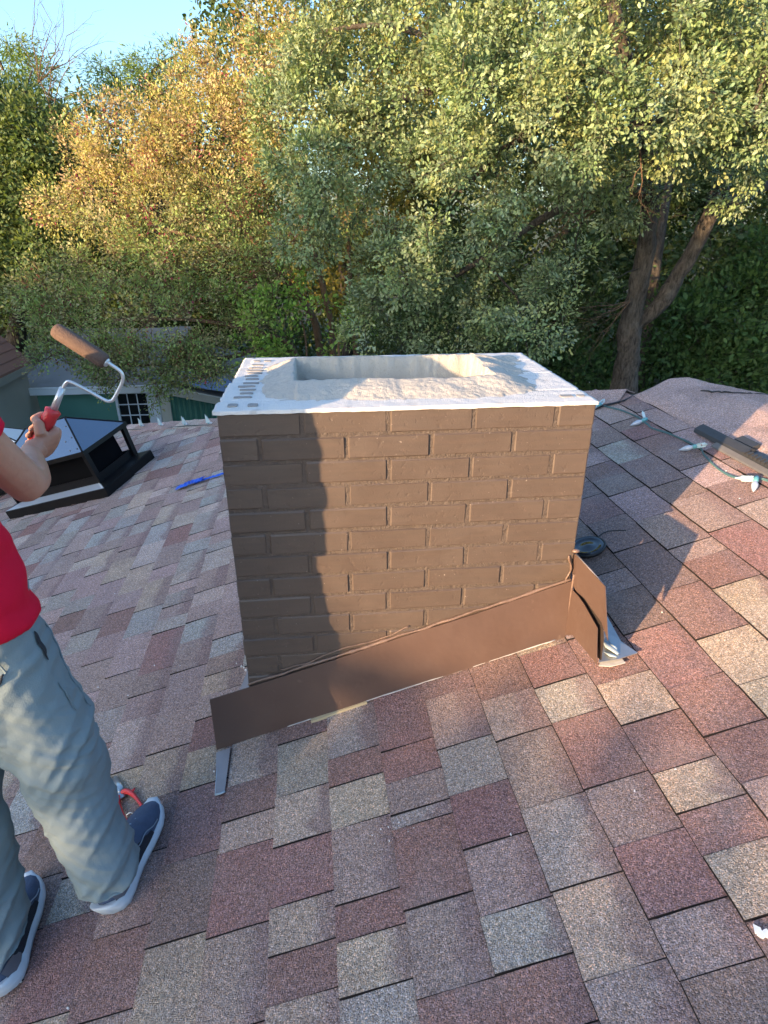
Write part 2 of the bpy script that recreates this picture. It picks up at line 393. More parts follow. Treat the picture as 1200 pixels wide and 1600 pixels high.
def slab(u0, v0, v1, hb, r, sub=True):
    """one shingle piece: butt edge at u0, rising hb, tapering under the next course"""
    ue = min(u0 + EXPO + .012, UR - .004); g = .0012
    va, vb = v0 + g * 1.3, v1 - g * 1.3
    j = lambda a=.0018: (r.random() - .5) * 2 * a
    vm = (va + vb) / 2 + j(.03)
    cols = [va, vm, vb]
    top = []; bot = []
    us = [u0 + j(), u0 + j(), u0 + j()]
    hb2 = [hb + r.random() * .002, hb + (r.random() - .3) * .0015, hb + r.random() * .002]
    outline = [(us[0], cols[0], hb2[0]), (us[1], cols[1], hb2[1]), (us[2], cols[2], hb2[2]), ((u0 + ue) / 2, vb + j(.0012), (hb + .003) / 2 + .0012), (ue, cols[2], .003), (ue, cols[0], .003), ((u0 + ue) / 2, va + j(.0012), (hb + .003) / 2 + .0012)]
    return [W3(a, b, h) for a, b, h in outline], [W3(a - (.0024 if q < 3 else 0), b + (-.0006 if q in (0, 5, 6) else .0006 if q in (2, 3, 4) else 0), .0006) for q, (a, b, h) in enumerate(outline)]
pieces = []
IMAX = int((UR - .03 - UX0) / EXPO)
def region(u, v):
    if v < .1 and u > -.75: return 'near'
    return 'left' if u < .6 else 'right'
for i in range(-34, IMAX + 1):
    u0 = UX0 + EXPO * i
    vmax = VR + (UR - u0) - .05
    vv = -2.4 - rr.random() * .15
    known = STRIPS.get(i)
    edges = []
    if known:
        vs = sorted([(v, c) for v, c in known])
        while vv < vs[0][0] - .16:
            L = .12 + rr.random() * .14; edges.append((vv, min(vv + L, vs[0][0]), None)); vv = edges[-1][1]
        if vv < vs[0][0]: edges.append((vv, vs[0][0], None))
        for a, b in zip(vs, vs[1:]): edges.append((a[0], b[0], a[1]))
        vv = vs[-1][0]
        # the last piece continues beyond the last measured joint
        L = .14 + rr.random() * .1; edges.append((vv, vv + L, vs[-1][1])); vv += L
    while vv < vmax:
        L = .085 + rr.random() * .19
        if vv + L > vmax - .06: L = vmax - vv + .01
        edges.append((vv, vv + L, None)); vv += L
    prev = None
    for n, (a, b, c) in enumerate(edges):
        if c is None:
            s = KRAND[region(u0, (a + b) / 2)]
            c = rr.choice(s)
            if c == prev: c = rr.choice(s)
        prev = c
        hb = .0065 if (n + i) % 2 else .0098
        pieces.append((u0, a, b, hb, c))
def under_chimney(u, v): return .02 < u < .95 and .02 < v < .64
vis = []
for k, (u0, a, b, hb, c) in enumerate(pieces):
    cen = W3(u0 + EXPO / 2, (a + b) / 2)
    fp = frame_pos(cen)
    if fp and -40 < fp[0] < 1240 and 560 < fp[1] < 1680 and not under_chimney(u0 + EXPO / 2, (a + b) / 2):
        # skip what stands behind the chimney
        if 345 < fp[0] < 925 and fp[1] < 1000 and cen.y > .3: continue
        vis.append(((b - a) / fp[2] ** 2, k))
vis.sort(reverse=True); single = {k for _, k in vis[:299]}
fv, ff, fcol, fband, fmi = [], [], [], [], []
def band_vals(n_top, code, r):
    on = (r.random() < (.75 if code in 'TGYMS' else .3))
    hi = .8 + r.random() * .3 if on else .0
    q_ = r.random() * .45; b = [0, 0, 0, hi * q_, hi, hi, hi * q_]
    return b + b
for k, (u0, a, b, hb, c) in enumerate(pieces):
    top, bot = slab(u0, a, b, hb, rr)
    n = len(top); col = tint_of(c, rr); bv = band_vals(n, c, rr)
    fs = [tuple(range(n)), tuple(range(2 * n - 1, n - 1, -1))] + [(q, n + q, n + (q + 1) % n, (q + 1) % n) for q in range(n)]
    if k in single:
        me = bpy.data.meshes.new('shingle'); me.from_pydata(top + bot, [], fs)
        at = me.attributes.new('band', 'FLOAT', 'POINT'); at.data.foreach_set('value', bv)
        me.materials.append(M['shingle']); me.materials.append(M['edge']); me.polygons.foreach_set('material_index', [0] + [1] * (len(fs) - 1)); o = link('shingle', me, None, roof); o.color = (*col, 1)
    else:
        base = len(fv); fv += top + bot; ff += [tuple(base + q for q in f) for f in fs]; fmi += [0] + [1] * (len(fs) - 1); fcol += [col] * (2 * n); fband += bv
# the other slope beyond the ridge, seen at a grazing angle
def bulge(u, v):
    d = (u - UR) - (v - VR)            # 0 on the far hip line
    return .05 * math.exp(-((d - .10) / .22) ** 2) * (1 - math.exp(-max(0, u - UR) * 2.4)) * 1.1 + .018 * nz((u, v, 0), 2.6, 3.0)
r2 = random.Random(9)
for i in range(5, 26):
    ub = UR + .06 + EXPO * (i + 1)      # butt edge further down the other slope
    ua = ub - EXPO - .012
    vv = -2.0 - r2.random() * .2
    vmax = VR + (ub - EXPO - UR) - .02
    while vv < vmax:
        L = .12 + r2.random() * .16
        if vv + L > vmax - .05: L = vmax - vv
        c = r2.choice('PPMMPLDR'); col = tuple(x * .5 + y * .5 for x, y in zip(tint_of(c, r2), TINT['P']))
        out = [(ua, vv + .001, .003), (ua, vv + L - .001, .003), (ub, vv + L - .001, .0085), (ub, vv + .001, .0085)]
        top = [W3(p[0], p[1], p[2] + 0) for p in out]; bot = [W3(p[0], p[1], -.002) for p in out]
        base = len(fv); fv += top + bot; n = 4
        fs = [tuple(range(n)), tuple(range(2 * n - 1, n - 1, -1))] + [(q, n + q, n + (q + 1) % n, (q + 1) % n) for q in range(n)]
        ff += [tuple(base + q for q in f) for f in fs]; fmi += [0] + [1] * (len(fs) - 1); fcol += [col] * 8; fband += [0] * 8
        vv += L
me = bpy.data.meshes.new('shingle_field'); me.from_pydata(fv, [], ff)
at = me.attributes.new('tint', 'FLOAT_COLOR', 'POINT'); at.data.foreach_set('color', np.c_[np.array(fcol), np.ones(len(fcol))].ravel())
at = me.attributes.new('band', 'FLOAT', 'POINT'); at.data.foreach_set('value', fband)
me.materials.append(M['shingle_field']); me.materials.append(M['edge']); me.polygons.foreach_set('material_index', fmi); o = link('shingle_field', me, None, roof); o['kind'] = 'stuff'
# cap pieces folded over the ridge and the hips
def cap_piece(p, q, nl, nr, wl, lift, r):
    """folded cap shingle along p-q with wings running down both slopes"""
    p, q = Vector(p), Vector(q); d = (q - p)
    up = Vector((0, 0, 1))
    vs = []
    for t, h in ((0, lift), (1, lift * .45)):
        c = p + d * t
        w = wl * (1 + (r.random() - .5) * .05)
        L, Rr = c + nl * w, c + nr * w
        ml, mr = c + nl * w * .35, c + nr * w * .35
        vs.append([L + up * (h * .7), ml + up * (h + .004), c + up * (h + .012), mr + up * (h + .004), Rr + up * (h * .7)])
    top = vs[0] + vs[1][::-1]
    m = MB(); n = 5
    tv = vs[0] + vs[1]; bv = [x - up * .006 for x in tv]
    fs = [(a, a + 1, n + a + 1, n + a) for a in range(n - 1)] + [(2 * n + a, 3 * n + a, 3 * n + a + 1, 2 * n + a + 1) for a in range(n - 1)]
    ring = [0, 1, 2, 3, 4, 9, 8, 7, 6, 5]
    fs += [(ring[a], ring[(a + 1) % 10], 10 + ring[(a + 1) % 10], 10 + ring[a]) for a in range(10)]
    m.add(tv + bv, fs); return m
def run_caps(p, q, nl, nr, n, wl, seed, codes):
    r = random.Random(seed); p, q = Vector(p), Vector(q)
    for k in range(n):
        a = p.lerp(q, k / n); b = p.lerp(q, (k + 1.25) / n)
        m = cap_piece(a, b, nl, nr, wl, .013, r)
        me = m.mesh('ridge_cap'); at = me.attributes.new('band', 'FLOAT', 'POINT')
        o = link('ridge_cap', me, M['shingle'], roof); o.color = (*tint_of(r.choice(codes), r), 1)
dn_u = (W3(0, 0) - W3(1, 0)).normalized(); dn_u2 = (W3(UR + 1, 0) - W3(UR, 0)).normalized()
dn_v = (W3(UR, 1) - W3(UR, 0)); dn_v = (dn_v + Vector((0, 0, -SR))).normalized()
hipdir = (W3(UR - 1, VR + 1) - W3(UR, VR)).normalized(); hipdir2 = (W3(UR + 1, VR + 1) - W3(UR, VR)).normalized()
def perp(a, d): x = a - d * a.dot(d); return x.normalized()
hA, hB = W3(UR - 6.6, VR + 6.6, .006), W3(UR - .04, VR + .04, .006)
# wings of a hip cap lie in the two planes that meet there: ours and the far end's
n_far = (W3(UR - 1, VR + 1) - W3(UR, VR)).cross(W3(UR + 1, VR + 1) - W3(UR, VR)).normalized()
if n_far.z < 0: n_far = -n_far
n_us = Vector((-SR * CPH, SR * SPH, 1)).normalized()
run_caps(hA, hB, n_us.cross(hipdir).normalized() * (1 if n_us.cross(hipdir).y < 0 else -1), n_far.cross(hipdir).normalized() * (1 if n_far.cross(hipdir).y > 0 else -1), 46, .14, 6, 'PPLM')
n_ot = Vector((SR * CPH, -SR * SPH, 1)).normalized()
hC, hD = W3(UR + 5, VR + 5, .006), W3(UR + .04, VR + .04, .006)
wl_ = n_ot.cross(hipdir2).normalized(); wf_ = n_far.cross(hipdir2).normalized()
# low, slightly humped strip of granule surfaced sheet covering the ridge, seen at a grazing angle
PLT = [(1.972, -2.4), (1.972, 1.60), (2.09, 1.68), (2.22, 1.73), (2.32, 1.70), (2.38, 1.62), (2.46, 1.45), (2.54, 1.30), (2.72, .9), (2.86, .3), (2.9, -2.4)]
def poly_dist(u, v):
    """signed distance to the plateau outline, positive outside"""
    ins = False; best = 9
    for a in range(len(PLT)):
        (x0_, y0_), (x1_, y1_) = PLT[a], PLT[(a + 1) % len(PLT)]
        if (y0_ > v) != (y1_ > v) and u < (x1_ - x0_) * (v - y0_) / (y1_ - y0_) + x0_: ins = not ins
        dx_, dy_ = x1_ - x0_, y1_ - y0_; t_ = max(0, min(1, ((u - x0_) * dx_ + (v - y0_) * dy_) / (dx_ * dx_ + dy_ * dy_)))
        best = min(best, math.hypot(u - x0_ - t_ * dx_, v - y0_ - t_ * dy_))
    return -best if ins else best
vs, cs = [], []; NUu, NVv = 56, 150; rq = random.Random(17)
PT = TINT['P']
for b_ in range(NVv + 1):
    for a in range(NUu + 1):
        u, v = UR + .010 + 1.25 * a / NUu, -2.2 + 4.25 * b_ / NVv
        d = poly_dist(u, v); t_ = min(1, (u - UR) / .33)
        z = rz(UR) + .022 + .052 * t_ * t_ * (3 - 2 * t_) + .012 * nz((u, v, 0), 4.5, 2) + .006 * nz((u, v * .5, 0), 14, 5)
        z += .010 * math.sin(v * 9 + u * 14 + 2 * nz((u, v, 3), 2)) * max(0, min(1, (u - 2.25) / .2)) * .5
        if d > -.05: z -= .9 * max(0, d + .05) ** 1.25
        x_, y_, _z = W3(UR, v); sx, sy = CPH, -SPH
        vs.append((x_ + (u - UR) * sx, y_ + (u - UR) * sy, z))
        # faint rectangles of older, darker granules
        cu, cv = math.floor((u - 1.96 + .06 * math.floor(v / .21)) / .17), math.floor(v / .21)
        hsh = math.sin(cu * 12.9 + cv * 78.2) * 43758.5; hsh -= math.floor(hsh)
        k_ = 1.12 - .20 * (hsh > .62) + .10 * nz((u, v, 1), 6)
        cs.append((PT[0] * k_, PT[1] * k_, PT[2] * k_))
m = MB(); m.add(vs, [(b_ * (NUu + 1) + a, b_ * (NUu + 1) + a + 1, (b_ + 1) * (NUu + 1) + a + 1, (b_ + 1) * (NUu + 1) + a) for b_ in range(NVv) for a in range(NUu)])
nv0 = len(m.v)
lip = [b_ * (NUu + 1) for b_ in range(NVv + 1)]
m.add([(m.v[q][0] - .004, m.v[q][1], m.v[q][2] - .03) for q in lip], [])
for b_ in range(NVv): m.f.append((lip[b_], lip[b_ + 1], nv0 + b_ + 1, nv0 + b_)); m.mi.append(1)
me = m.mesh('rolled_roofing'); at = me.attributes.new('tint', 'FLOAT_COLOR', 'POINT')
cs += [(.03, .026, .026)] * (NVv + 1); at.data.foreach_set('color', np.c_[np.array(cs), np.ones(len(cs))].ravel()); me.attributes.new('band', 'FLOAT', 'POINT')
link('rolled_roofing', me, [M['shingle_field'], M['edge']], roof, True)
rgd = [(2.19 + .33 * k / 22, 1.36 - .13 * k / 22 + .012 * nz((k * .5, 0, 0), 1)) for k in range(23)]
m = MB(); m.tube([W3(UR, v) + Vector(((u - UR) * CPH, -(u - UR) * SPH, .078 + .006 * nz((k * .9, 2, 0), 1))) for k, (u, v) in enumerate(rgd)], [.0035 + .003 * abs(nz((k * .8, 0, 5), 1)) for k in range(23)], 6)
m.build('ragged_lap_edge', M['rubber'], roof)
# a short dark strip of torn felt along the ridge just beyond the chimney, and the ragged edge on the other slope
m = MB(); P0 = [W3(UR - .22 + .05 * k, VR - .10 + .012 * math.sin(k * 1.7), .014) for k in range(5)]
m.tube(P0, [.004, .008, .010, .007, .003], 6, flat=.5)
o = m.build('torn_felt_edge', M['rubber'], roof)

# ------------------------------------------------------------------ ground
gm = MB(); gs = 26; rng = [-160 + 320 * k / gs for k in range(gs + 1)]
gv = [(x, y, -5.2 + .12 * nz((x, y, 0), .13)) for y in rng for x in rng]
gm.add(gv, [(j * (gs + 1) + i, j * (gs + 1) + i + 1, (j + 1) * (gs + 1) + i + 1, (j + 1) * (gs + 1) + i) for j in range(gs) for i in range(gs)])
g = gm.build('ground', M['ground']); tag(g, 'dark leaf littered yard ground below the roof', kind='structure')

# ------------------------------------------------------------------ chimney
CW, CD = .9682, .6623
chim = empty('chimney', (CW / 2, CD / 2, -1.1), 'brown painted brick chimney with a pale cement crown and no cap', 'chimney')
core = MB()
nx_, nzr = 60, 60
def wall_grid(m, f, na, nb):
    vs = [f(i / na, j / nb) for j in range(nb + 1) for i in range(na + 1)]
    m.add(vs, [(j * (na + 1) + i, j * (na + 1) + i + 1, (j + 1) * (na + 1) + i + 1, (j + 1) * (na + 1) + i) for j in range(nb) for i in range(na)])
IN = .0020
def jit(x, y, z): return min(.0007, .0018 * nz((x, y, z), 34, 1) + .0018 * nz((x, y, z), 90, 2))
wall_grid(core, lambda a, b: (IN + a * (CW - 2 * IN), IN - jit(a * CW, 0, -b * 1.25), -b * 1.25 - .004), 170, 200)
wall_grid(core, lambda a, b: (CW - IN + jit(1, a * CD, -b), IN + a * (CD - 2 * IN), -b * 1.25 - .004), 60, 90)
wall_grid(core, lambda a, b: (IN - jit(0, a * CD, -b), IN + a * (CD - 2 * IN), -b * 1.25 - .004), 60, 90)
wall_grid(core, lambda a, b: (IN + a * (CW - 2 * IN), CD - IN + jit(a, 2, -b), -b * 1.25 - .004), 60, 60)
core.build('mortar_joints', M['mortar'], chim, True)
CH = .0677; BH = .0588; BT = .09; PITCH = .2195; JW = .0082
rb = random.Random(21)
def brick(x0, x1, y0, y1, z1):
    """brick with softened front arrises and slightly uneven corners; local mesh with its own origin"""
    c = Vector(((x0 + x1) / 2, (y0 + y1) / 2, z1 - BH / 2)); hx, hy, hz = (x1 - x0) / 2, (y1 - y0) / 2, BH / 2
    ch = .0035; vs = []; m = MB()
    j = lambda a: (rb.random() - .5) * 2 * a
    rings = []
    for zz, ins in ((-hz, ch), (-hz + ch, 0), (hz - ch, 0), (hz, ch)):
        ring = []
        for sx, sy in ((-1, -1), (1, -1), (1, 1), (-1, 1)):
            cx, cy = sx * (hx - ins), sy * (hy - ins)
            a = Vector((cx - sx * ch * (1 if ins == 0 else 0), cy, zz)); b = Vector((cx, cy - sy * ch * (1 if ins == 0 else 0), zz))
            pts = [a, b] if sx * sy > 0 else [b, a]
            if (sx, sy) in ((1, -1), (-1, 1)): pts = [a, b]
            else: pts = [b, a]
            for q in pts: ring.append(c + q + Vector((j(.0008), j(.0010), j(.0010))))
        rings.append(ring)
    m.loft(rings); return m
def put_brick(*a):
    m = brick(*a); return m.build('brick', M['brick'], chim)
for k in range(17):
    z1 = -k * CH + (0 if k else -.001)
    z1 -= .0035
    odd = k % 2 == 0
    js = [(.207 if odd else .098) + PITCH * q for q in range(5)]
    js = [x for x in js if x < CW - .03]
    xs = [0] + js + [CW]
    for a, b in zip(xs, xs[1:]):
        a2 = a + (JW / 2 if a > 0 else 0); b2 = b - (JW / 2 if b < CW else 0)
        if z1 > Z0 + SR * a2 - .02:
            dz = (rb.random() - .5) * .003; dy = -.0022 + rb.random() * .0024
            put_brick(a2 + (rb.random() - .5) * .003, b2 + (rb.random() - .5) * .003, dy, BT, z1 + dz)
        if z1 > Z0 + SR * a2 - .02 and k < 15: put_brick(a2, b2, CD - BT, CD, z1)
    ys = [BT + .01] + [y for y in ((BT + .01 + (.2 if odd else .095)) + PITCH * q for q in range(4)) if y < CD - BT - .05] + [CD - BT - .01]
    for a, b in zip(ys, ys[1:]):
        if b - a < .03: continue
        if z1 > Z0 - .02: put_brick(0, BT, a + .005, b - .005, z1)
        if z1 > Z0 + SR * CW - .02: put_brick(CW - BT, CW, a + .005, b - .005, z1)
# top: white skim over the bricks, cement wash rising to the flue opening
def top_sheet(name, mat, nx, ny, x0, x1, y0, y1, hf, thick):
    xs = [x0 + (x1 - x0) * i / nx for i in range(nx + 1)]; ys = [y0 + (y1 - y0) * j / ny for j in range(ny + 1)]
    vs = [hf(x, y) for y in ys for x in xs]
    fs = [(j * (nx + 1) + i, j * (nx + 1) + i + 1, (j + 1) * (nx + 1) + i + 1, (j + 1) * (nx + 1) + i) for j in range(ny) for i in range(nx)]
    # skirt
    per = [i for i in range(nx + 1)] + [(j) * (nx + 1) + nx for j in range(1, ny + 1)] + [ny * (nx + 1) + i for i in range(nx - 1, -1, -1)] + [j * (nx + 1) for j in range(ny - 1, 0, -1)]
    b = len(vs)
    for q in per:
        p = vs[q]; vs.append((p[0], p[1], thick(p)))
    n = len(per)
    fs += [(per[a], b + a, b + (a + 1) % n, per[(a + 1) % n]) for a in range(n)]
    m = MB(); m.add(vs, fs); return m.build(name, mat, chim, True)
OX0, OX1, OY0, OY1 = .190, .742, .198, .460
def skim_h(x, y):
    h = .0035 + .0012 * nz((x, y, 0), 30, 2)
    for yy in (.093, .305, .505):
        if x < .2: h -= .0045 * math.exp(-((y - yy - .004 * nz((x, 0, yy), 20)) / .004) ** 2)
        if x > CW - .14: h -= .0045 * math.exp(-((y - yy - .03) / .004) ** 2)
    ox = .003 * nz((0, y, 0), 30, 4); oy = .0022 * nz((x, 0, 0), 45, 5)
    # courses of the left side sit a little in or out
    if x < .05: ox += (.006 if y > .30 else -.001) - (.004 if y < .09 else 0)
    xx = x + ox * (1 if x < .03 or x > CW - .03 else 0)
    yy2 = y + oy * (1 if y < .03 or y > CD - .03 else 0)
    if OX0 - .02 < x < OX1 + .02 and OY0 - .02 < y < OY1 + .02: h = -.22
    return (xx, yy2, h)
top_sheet('mortar_skim', M['skim'], 150, 100, -.0035, CW + .0035, -.0055, CD + .003, skim_h, lambda p: -.0055 + .0014 * nz(p, 40, 9) + .001 * nz(p, 9, 3))
OX0, OX1, OY0, OY1 = .190, .742, .198, .460
def sstep(t): t = min(1, max(0, t)); return t * t * (3 - 2 * t)
def crown_h(x, y):
    wob = .006 * nz((x, y, 0), 14, 7) + .004 * nz((x, y, 0), 40, 8)
    ix = min(x - OX0, OX1 - x) + wob; iy = min(y - OY0, OY1 - y) + wob
    inside = min(ix, iy)
    dx = max(OX0 - x, 0, x - OX1); dy = max(OY0 - y, 0, y - OY1)
    d = math.hypot(dx, dy * 1.0)
    reach = .165 if x > OX1 else (.13 if x < OX0 else .17)
    top = .037 * (1 - sstep(d / (reach * 1.12)) ** .8) + .004 * nz((x, y, 0), 22, 1) + .0022 * nz((x, y, 0), 75, 2) + .006 * nz((x, y, 0), 7, 4)
    if y > OY1: top += .006
    if x > OX1 and y > .35: top += .004
    top -= .0045
    edge = min(x - .02, CW - .022 - x, y - .012, CD - .03 - y)
    top -= .02 * math.exp(-max(edge, 0) / .012)
    f = sstep((inside + .006) / .012)
    return (x, y, top * (1 - f) + (-.16 + .004 * nz((x, y, 0), 30, 3)) * f)
top_sheet('cement_crown', M['crown'], 230, 160, .008, CW - .012, .006, CD - .02, crown_h, lambda p: -.02)
rc = random.Random(3)
def plug(cx, cy, sx, sy):
    m = MB(); n = 10; top = []; bot = []
    for k in range(n):
        a = 2 * pi * k / n; e = .55
        px = cx + sx * math.copysign(abs(math.cos(a)) ** e, math.cos(a)) * (1 + rc.uniform(-.1, .1)); py = cy + sy * math.copysign(abs(math.sin(a)) ** e, math.sin(a)) * (1 + rc.uniform(-.12, .12))
        top.append((px, py, .0062 + rc.uniform(-.0004, .0004))); bot.append((px, py, -.001))
    m.prism(top, bot); m.build('core_plug', M['core'], chim)
plug(.035, .045, .013, .014); plug(.085, .043, .013, .014)
for k, yy in enumerate((.125, .165, .205, .245, .285, .335, .375, .415, .45, .49, .535)):
    w = rc.uniform(.018, .026); plug(.053 + rc.uniform(-.004, .006), yy, w, .0085)
plug(.05, .60, .012, .009); plug(.085, .60, .012, .009)
plug(.905, .05, .018, .012); plug(.945, .052, .010, .010)

# flashing along the foot of the front face
FH = .205
def zroof(x, y=0.0):
    u, v = UV(x, y); return rz(u)
fl = MB(); N = 44
def fr_ring(x, y0):
    zb, zt = zroof(x) + .012 + .003 * nz((x, 0, 0), 9, 2), zroof(x) + FH + .006 * nz((x, 0, 0), 3, 1)
    k = .003 * nz((x, 1, 0), 5, 1)
    return [(x, y0 - .001 + k, zt), (x, y0 - .005 + k, zb + (zt - zb) * .5), (x, y0 - .010 + k, zb), (x, y0 - .008 + k, zb), (x, y0 - .003 + k, zb + (zt - zb) * .5), (x, y0 + .001 + k, zt)]
fl.loft([fr_ring(-.118 + (CW + .118 + .004) * i / N, -.010) for i in range(N + 1)])
fo = fl.build('front_flashing', M['flash'], chim); 
# sealant bead on its upper edge, ragged
bd = MB(); pts = []; rad = []
for i in range(90):
    x = .0 + CW * i / 89
    pts.append((x, -.0045 + .002 * nz((x, 2, 0), 25), zroof(x) + FH + .004 + .007 * nz((x, 3, 0), 5, 2) + .004 * nz((x, 5, 0), 18, 2))); rad.append(.0042 + .0028 * nz((x, 9, 0), 30, 1) + .002 * nz((x, 4, 0), 9))
bd.tube(pts, [max(.002, r) for r in rad], 7)
pts = [(.0 + .5 * i / 40, -.0035, zroof(.0 + .5 * i / 40) + FH + .019 + .010 * math.sin(i * .35) * .5 + .006 * nz((i * .1, 0, 0), 3)) for i in range(8, 40)]
bd.tube(pts, [.0022 + .0012 * nz((i * .2, 0, 3), 3) for i in range(8, 40)], 6)
bd.build('sealant_bead', M['bead'], fo, True)
# bright unpainted lower edge, a sliver of shim
we = MB()
we.tube([(-.10 + 1.04 * i / 60, -.0195 + .002 * nz((i * .1, 0, 0), 4), zroof(-.10 + 1.04 * i / 60) + .0125 + .0025 * nz((i * .2, 1, 0), 3)) for i in range(12, 61)], [.0016 + .0016 * abs(nz((i * .31, 0, 7), 2)) for i in range(12, 61)], 6)
we.build('bare_metal_edge', M['white_edge'], fo, True)
sh = MB(); sh.prism([W3(.185, -.035, .013), W3(.36, -.030, .013), W3(.36, -.012, .014), W3(.185, -.014, .014)], [W3(.185, -.035, .002), W3(.36, -.030, .002), W3(.36, -.012, .002), W3(.185, -.014, .002)])
sh.build('shim', M['wood_pale'], chim)
# grey flashing lying along the left foot and the tab below the front plate
bf = MB(); bf.prism([W3(-.004, .62, .020), W3(-.004, .0, .020), W3(-.095, -.012, .019), W3(-.085, .12, .019), W3(-.045, .30, .019), W3(-.035, .62, .019)], [W3(-.004, .62, .001), W3(-.004, .0, .001), W3(-.095, -.012, .001), W3(-.085, .12, .001), W3(-.045, .30, .001), W3(-.035, .62, .001)])
bf.build('base_flashing', M['grey_metal'], chim)
lv = MB(); zl = [(0, -.003, zroof(0) + .005), (0, .62, zroof(0) + .005), (0, .62, zroof(0) + .05), (0, -.003, zroof(0) + .06)]
lv.plate([Vector(p) - Vector((.0005, 0, 0)) for p in zl], (-1, 0, 0), .002); lv.build('side_flashing', M['grey_metal'], chim)
tb = MB(); tb.prism([(-0.117,-0.036,-1.075), (-0.072,-0.034,-1.061), (-0.069,-0.199,-1.065), (-0.095,-0.201,-1.072)], [(-0.118,-0.032,-1.080), (-0.073,-0.030,-1.065), (-0.070,-0.196,-1.068), (-0.096,-0.198,-1.075)])
tb.build('flashing_tab', M['grey_metal'], chim)
tw = MB(); tw.tube([(-0.067,-0.197,-1.062), (-0.079,-0.202,-1.064), (-0.095,-0.200,-1.070)], .003, 6); tw.tube([(-0.097,-0.197,-1.074), (-0.103,-0.128,-1.074), (-0.107,-0.073,-1.075)], .0016, 6)
tw.build('sealant_smear', M['smear'], chim, True)
# the side flashing bent forward past the corner: an upper and a lower leaf with a torn gap
def leaf(pts, x, bend, t=.0016):
    m = MB(); n = len(pts)
    P = [(x + bend * max(0, -p[1]) + .004 * nz(p, 12), p[1], p[2]) for p in map(Vector, pts)]
    m.prism([(p[0] - t, p[1], p[2]) for p in P], P); return m
up_l = leaf([(0.973,0.024,-0.456), (0.973,0.001,-0.451), (0.973,-0.191,-0.441), (0.973,-0.247,-0.574), (0.973,-0.198,-0.549), (0.973,-0.134,-0.547), (0.973,-0.092,-0.543), (0.973,-0.039,-0.555), (0.973,-0.009,-0.552)], .975, .02)
lf = up_l.build('upper_flashing_leaf', M['flash'], chim)
lo_l = leaf([(.973, -.004, -.545), (0.973,-0.021,-0.560), (0.973,-0.063,-0.553), (0.973,-0.104,-0.552), (0.973,-0.141,-0.557), (0.973,-0.203,-0.564), (0.973,-0.240,-0.655), (0.973,-0.070,-0.685), (.973, -.004, -.735)], .972, -.02)
lo_l.build('lower_flashing_leaf', M['flash'], chim)
bk = MB(); bk.plate([(0.982,0.011,-0.531), (0.982,-0.116,-0.507), (0.982,-0.185,-0.524), (0.982,-0.220,-0.588), (0.982,-0.227,-0.655), (0.982,-0.193,-0.665), (0.982,-0.051,-0.683)], (1, 0, 0), .002); bk.build('under_flashing', M['bead_dark'], chim)
ed = MB(); ed.tube([(0.975,0.001,-0.452), (0.976,-0.095,-0.447), (0.979,-0.180,-0.446)], [.0026, .0022, .0022], 6, flat=1.6)
ed.build('bare_top_edge', M['grey_metal'], lf, True)
# caulk ridge running up the corner
ck = MB(); ck.tube([(CW + .004, -.012, zroof(CW) + .02 + .21 * i / 30) for i in range(31)], [.0035 + .003 * nz((i * .5, 0, 0), 2) for i in range(31)], 7)
ck.tube([(CW - .010 - .006 * math.sin(i * .4), -.004, zroof(CW) + .18 + .11 * i / 20) for i in range(21)], [.0022 + .004 * abs(nz((i * .6, 0, 2), 2)) for i in range(21)], 6)
ck.ball((CW + .002, -.006, zroof(CW) + .305), (.012, .008, .006), 8, 5)
ck.build('corner_sealant', M['bead'], chim, True)
# crumpled bare step flashing on the roof at the corner
sf = MB(); Q = [(1.007,-0.172,-0.710), (1.055,-0.188,-0.690), (1.113,-0.181,-0.678), (1.095,-0.117,-0.685), (1.107,0.006,-0.681), (1.076,-0.050,-0.691), (1.044,-0.107,-0.700)]
sf.prism([Vector(q) + Vector((0, 0, .003)) for q in Q], [Vector(q) for q in Q])
sfo = sf.build('step_flashing', M['silver'], chim)
s2 = MB(); Q = [(1.007,-0.176,-0.718), (1.035,-0.194,-0.708), (1.073,-0.197,-0.696), (1.072,-0.178,-0.697), (1.023,-0.159,-0.713)]
s2.prism([Vector(q) + Vector((0, 0, .002)) for q in Q], [Vector(q) for q in Q]); s2.build('white_underlay', M['white_edge'], chim)
sm = MB()
for pl, rd in (([(1.050,-0.102,-0.686), (1.050,-0.135,-0.684), (1.058,-0.154,-0.683), (1.062,-0.171,-0.684)], [.007, .011, .010, .005]), ([(1.035,-0.145,-0.693), (1.043,-0.169,-0.688), (1.056,-0.178,-0.687)], [.004, .008, .004]), ([(1.053,-0.116,-0.685), (1.063,-0.135,-0.680), (1.064,-0.154,-0.681)], [.003, .006, .004])):
    sm.tube(pl, rd, 8, flat=.45)
sm.build('sealant_smear', M['smear'], sfo, True)

